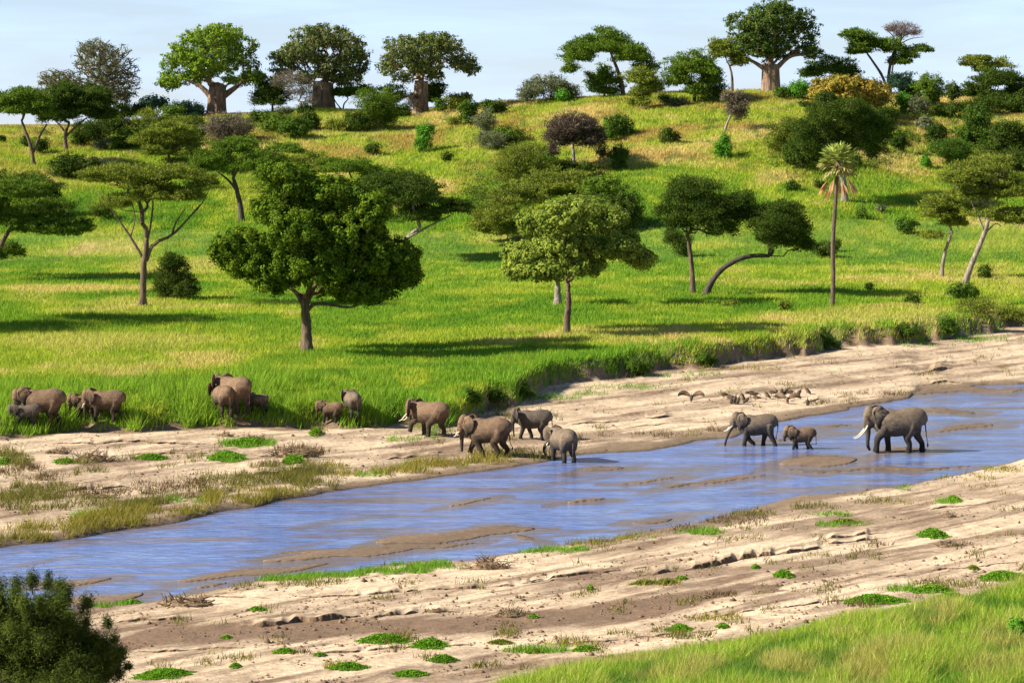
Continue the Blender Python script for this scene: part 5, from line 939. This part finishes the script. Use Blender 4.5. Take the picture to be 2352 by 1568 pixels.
for x, y, kd, yaw, lb in VL:
    px, py_ = 1680 + x / 6.19, 950 + y / 6.19; g = at(px * 2352 / 2560, py_ * 2352 / 2560)
    o = bpy.data.objects.new('vulture', VM[kd]); scene.collection.objects.link(o); o.location = g; o.rotation_euler = (0, 0, math.radians(yaw)); sc_ = RS.uniform(.9, 1.03) * (.8 if 'small' in lb else 1); o.scale = (sc_,) * 3; tag(o, lb, 'vulture', 'vulture flock on the sand')

# ---------------------------------------------------------------- drift piles, logs, creeping mats
def pile(label, x, y, w, hgt, n=90, thick=1.3, cat='brush pile', name='brush_pile', mat=None):
    g = at(x, y); s = F / g.y; rng = np.random.RandomState(int(x)); a = rng.uniform(0, 2 * math.pi, n); r = rng.rand(n) ** .6
    P0 = np.stack([np.cos(a) * r * w / 2, np.sin(a) * r * w / 2 * .6, rng.rand(n) * hgt * .8 * (1 - r * .8)], -1); d = rng.normal(0, 1, (n, 3)) * [1, .7, .5] + [.2, 0, .25]; d /= np.linalg.norm(d, axis=1)[:, None]
    L = rng.uniform(.12, .38, n)[:, None] * w; P1 = P0 + d * L; P1[:, 2] = np.clip(P1[:, 2], 0, hgt * 1.25); M = (P0 + P1) / 2 + rng.normal(0, .05 * w, (n, 3)); M[:, 2] = np.maximum(M[:, 2], 0)
    R = rng.uniform(.4, 1.2, n) * thick
    parts = [segs(P0 / s, M / s, R / s, R * .8 / s, 4), segs(M / s, P1 / s, R * .8 / s, R * .3 / s, 4)]
    v, f = ellipsoid((0, 0, 0), (w * .42 / s, w * .28 / s, hgt * .5 / s), 12, 8); v = v * (1 + .15 * rng.normal(0, 1, (len(v), 1))); parts.append((v, f))
    V, Fc = merge(parts); o = link(name, npmesh(name, V, Fc), mat or M_DEBRIS); o.location = g; tag(o, label, cat); return o
pile('tangled dry brush pile on the near bank, just right of centre', 1125, 1306, 92, 30, 130)
pile('rooty log and debris heap on the near water edge, left', 425, 1388, 120, 24, 80, 2.2, 'driftwood', 'driftwood')
pile('brown brush heap on far bank sand at left', 212, 1060, 100, 26, 120)
pile('tangled brown debris heap on far bank point', 675, 1048, 100, 32, 150)
pile('small tangled root heap on far bank behind debris heap', 585, 1012, 50, 18, 60)
pile('small drift root heap at far left of the far bank', 130, 1042, 60, 16, 50)
pile('dead tuft of roots on far bank near the grass', 520, 1002, 34, 12, 40)
pile('dark root clump beside the small sand scarp, far bank left', 225, 1142, 70, 14, 60)
pile('dark root clump on near bank below the centre', 1170, 1415, 60, 18, 60)
pile('dark root clump on near bank right, below the big scarp', 1625, 1372, 50, 14, 50)
pile('dry root clump near green plant on the right bank', 2178, 1255, 60, 14, 60)
pile('dry scraggly weeds clump on right bank near frame edge', 2180, 1188, 36, 16, 40, .9)
pile('dark stick heap at lower left of near bank', 1000, 1405, 50, 10, 40)
def mat_plant(label, x, y, rx, ry, pal='vivid', seed=0, grp='creeping green plants on the near sand'):
    g = at(x, y); s = F / g.y; rng = np.random.RandomState(int(x * 3 + y)); n = int(rx * ry * 5.2 + 160); a = rng.uniform(0, 2 * math.pi, n); r = rng.rand(n) ** .55
    dep = ry * s and ry / (F * (H - g.z) / g.y ** 2) # world depth that gives ry on the tilted ground
    r = r + .12 * np.abs(rng.normal(0, 1, n)); lob = .82 + .18 * np.sin(a * 3 + x) * np.cos(a * 5 + y); X = np.cos(a) * r * rx / s * lob; Yy = np.sin(a) * r * dep * .8 * lob; Zh = rng.rand(n) ** .7 * np.maximum(1 - r ** 2, .12) * min(ry, 10) * 1.7 / s
    cc = ((X + g.x) / (g.y + Yy)) * F + CX; Zg = zfun(cc, g.y + Yy) - g.z
    P = np.stack([X, Yy, Zg + Zh + .02], -1); N = rng.normal(0, .6, (n, 3)) + [0, 0, 1]; lf = np.sin(a * 7 + y) > -1.1; P = P[lf]; N = N[lf]; n = len(P)
    V, Q = leaf_quads(P, N, rng.uniform(2.6, 5, n) / s, rng.uniform(2.4, 4.4, n) / s)
    a_, b_ = PAL[pal]; col = mixc(np.array(a_) * np.ones((n, 3)), np.array(b_), rng.rand(n)) * rng.uniform(.7, 1.25, n)[:, None]
    o = link('creeping_plant', npmesh('creeping_plant', V, Q, np.repeat(col, 4, 0)), M_LEAF); o.location = g; tag(o, label, 'plant', grp)
MP = [(880,1472,72,10,'wide bright green mat at lower centre left'),(985,1482,50,12,'green and dark mat right of the wide mat'),(1016,1516,36,8,'compact bright oval mat below the two wide mats'),(375,1552,78,14,'largest bright mat at bottom left beside the big bush'),(655,1498,34,6,'small mat right of the big corner bush'),
 (540,1532,14,6,'tiny round mat above the bottom edge, left'),(800,1535,50,9,'flat green and grey mat low centre left'),(945,1550,50,7,'mat near bottom edge, left of the near grass'),(735,1505,16,4,'tiny mat between two wide ones, lower centre left'),(1800,1322,24,9,'dense round mat beneath the right end of the scarp'),
 (1735,1304,11,5,'tiny dot like mat just under the right scarp'),(2010,1380,74,12,'long bright mat above the near grass slope'),(2140,1356,60,8,'middle mat of three above the grass slope'),(2300,1328,62,12,'right end mat touching frame edge'),(2180,1372,40,7,'mat low between the long mat and frame edge'),
 (2142,1230,36,12,'bright domed plant on right bank with dry roots'),(2236,1306,14,5,'small round mat on pale sand at right'),(1480,1340,36,5,'faint thin mat left under the scarp'),(1530,1338,30,6,'thin mat right of the faint one under scarp'),(1356,1353,9,5,'tiny solitary green dot mat centre right'),
 (1225,1418,14,4,'tiny mat right of the central dark root clump'),(1345,1493,34,7,'mat in dry streak left of the weedy ridge'),(1560,1448,36,9,'weedy green clump on ridge above near grass'),(1660,1440,16,6,'small clump right of the ridge clump'),(1405,1512,14,5,'round plant right before the near grass, left one'),
 (1450,1512,20,6,'round plant right before the near grass, right one'),(1230,1498,24,5,'low pale mat centre bottom'),(1150,1478,34,5,'flat pale mat centre, above the low one'),(520,1465,14,4,'little tuft on damp sand left'),(1565,1330,16,5,'lone mat touching the long scarp'),
 (300,1385,26,6,'bright small mat at water edge beside corner bush'),(590,1400,24,5,'green mat below the left rooty log'),(1940,1200,40,5,'yellow green mat band on right bank'),(2190,1150,20,8,'tuft of grass on right bank near the water')]
for x, y, rx, ry, lb in MP: mat_plant(lb + ', on the near bank', x, y, rx, ry, 'mat' if 'pale' not in lb and 'faint' not in lb and 'yellow' not in lb else 'olive')
for x, y, rx, ry, lb in [(565,1020,56,9,'long green tuft on far bank sand, left of debris heap'),(520,1053,44,11,'rounded green tuft in middle of far bank sand'),(345,1052,42,6,'low green tuft right of brown brush heap'),(672,1062,28,10,'green tuft under the debris heap'),(725,996,18,9,'grass tuft on dark damp sand near grass belt'),(150,1062,30,6,'green tuft left of brown brush heap'),(10,1062,20,7,'green tuft at left frame edge on far bank')]:
    mat_plant(lb, x, y, rx, ry, 'mat', grp='green tufts on the far sand')
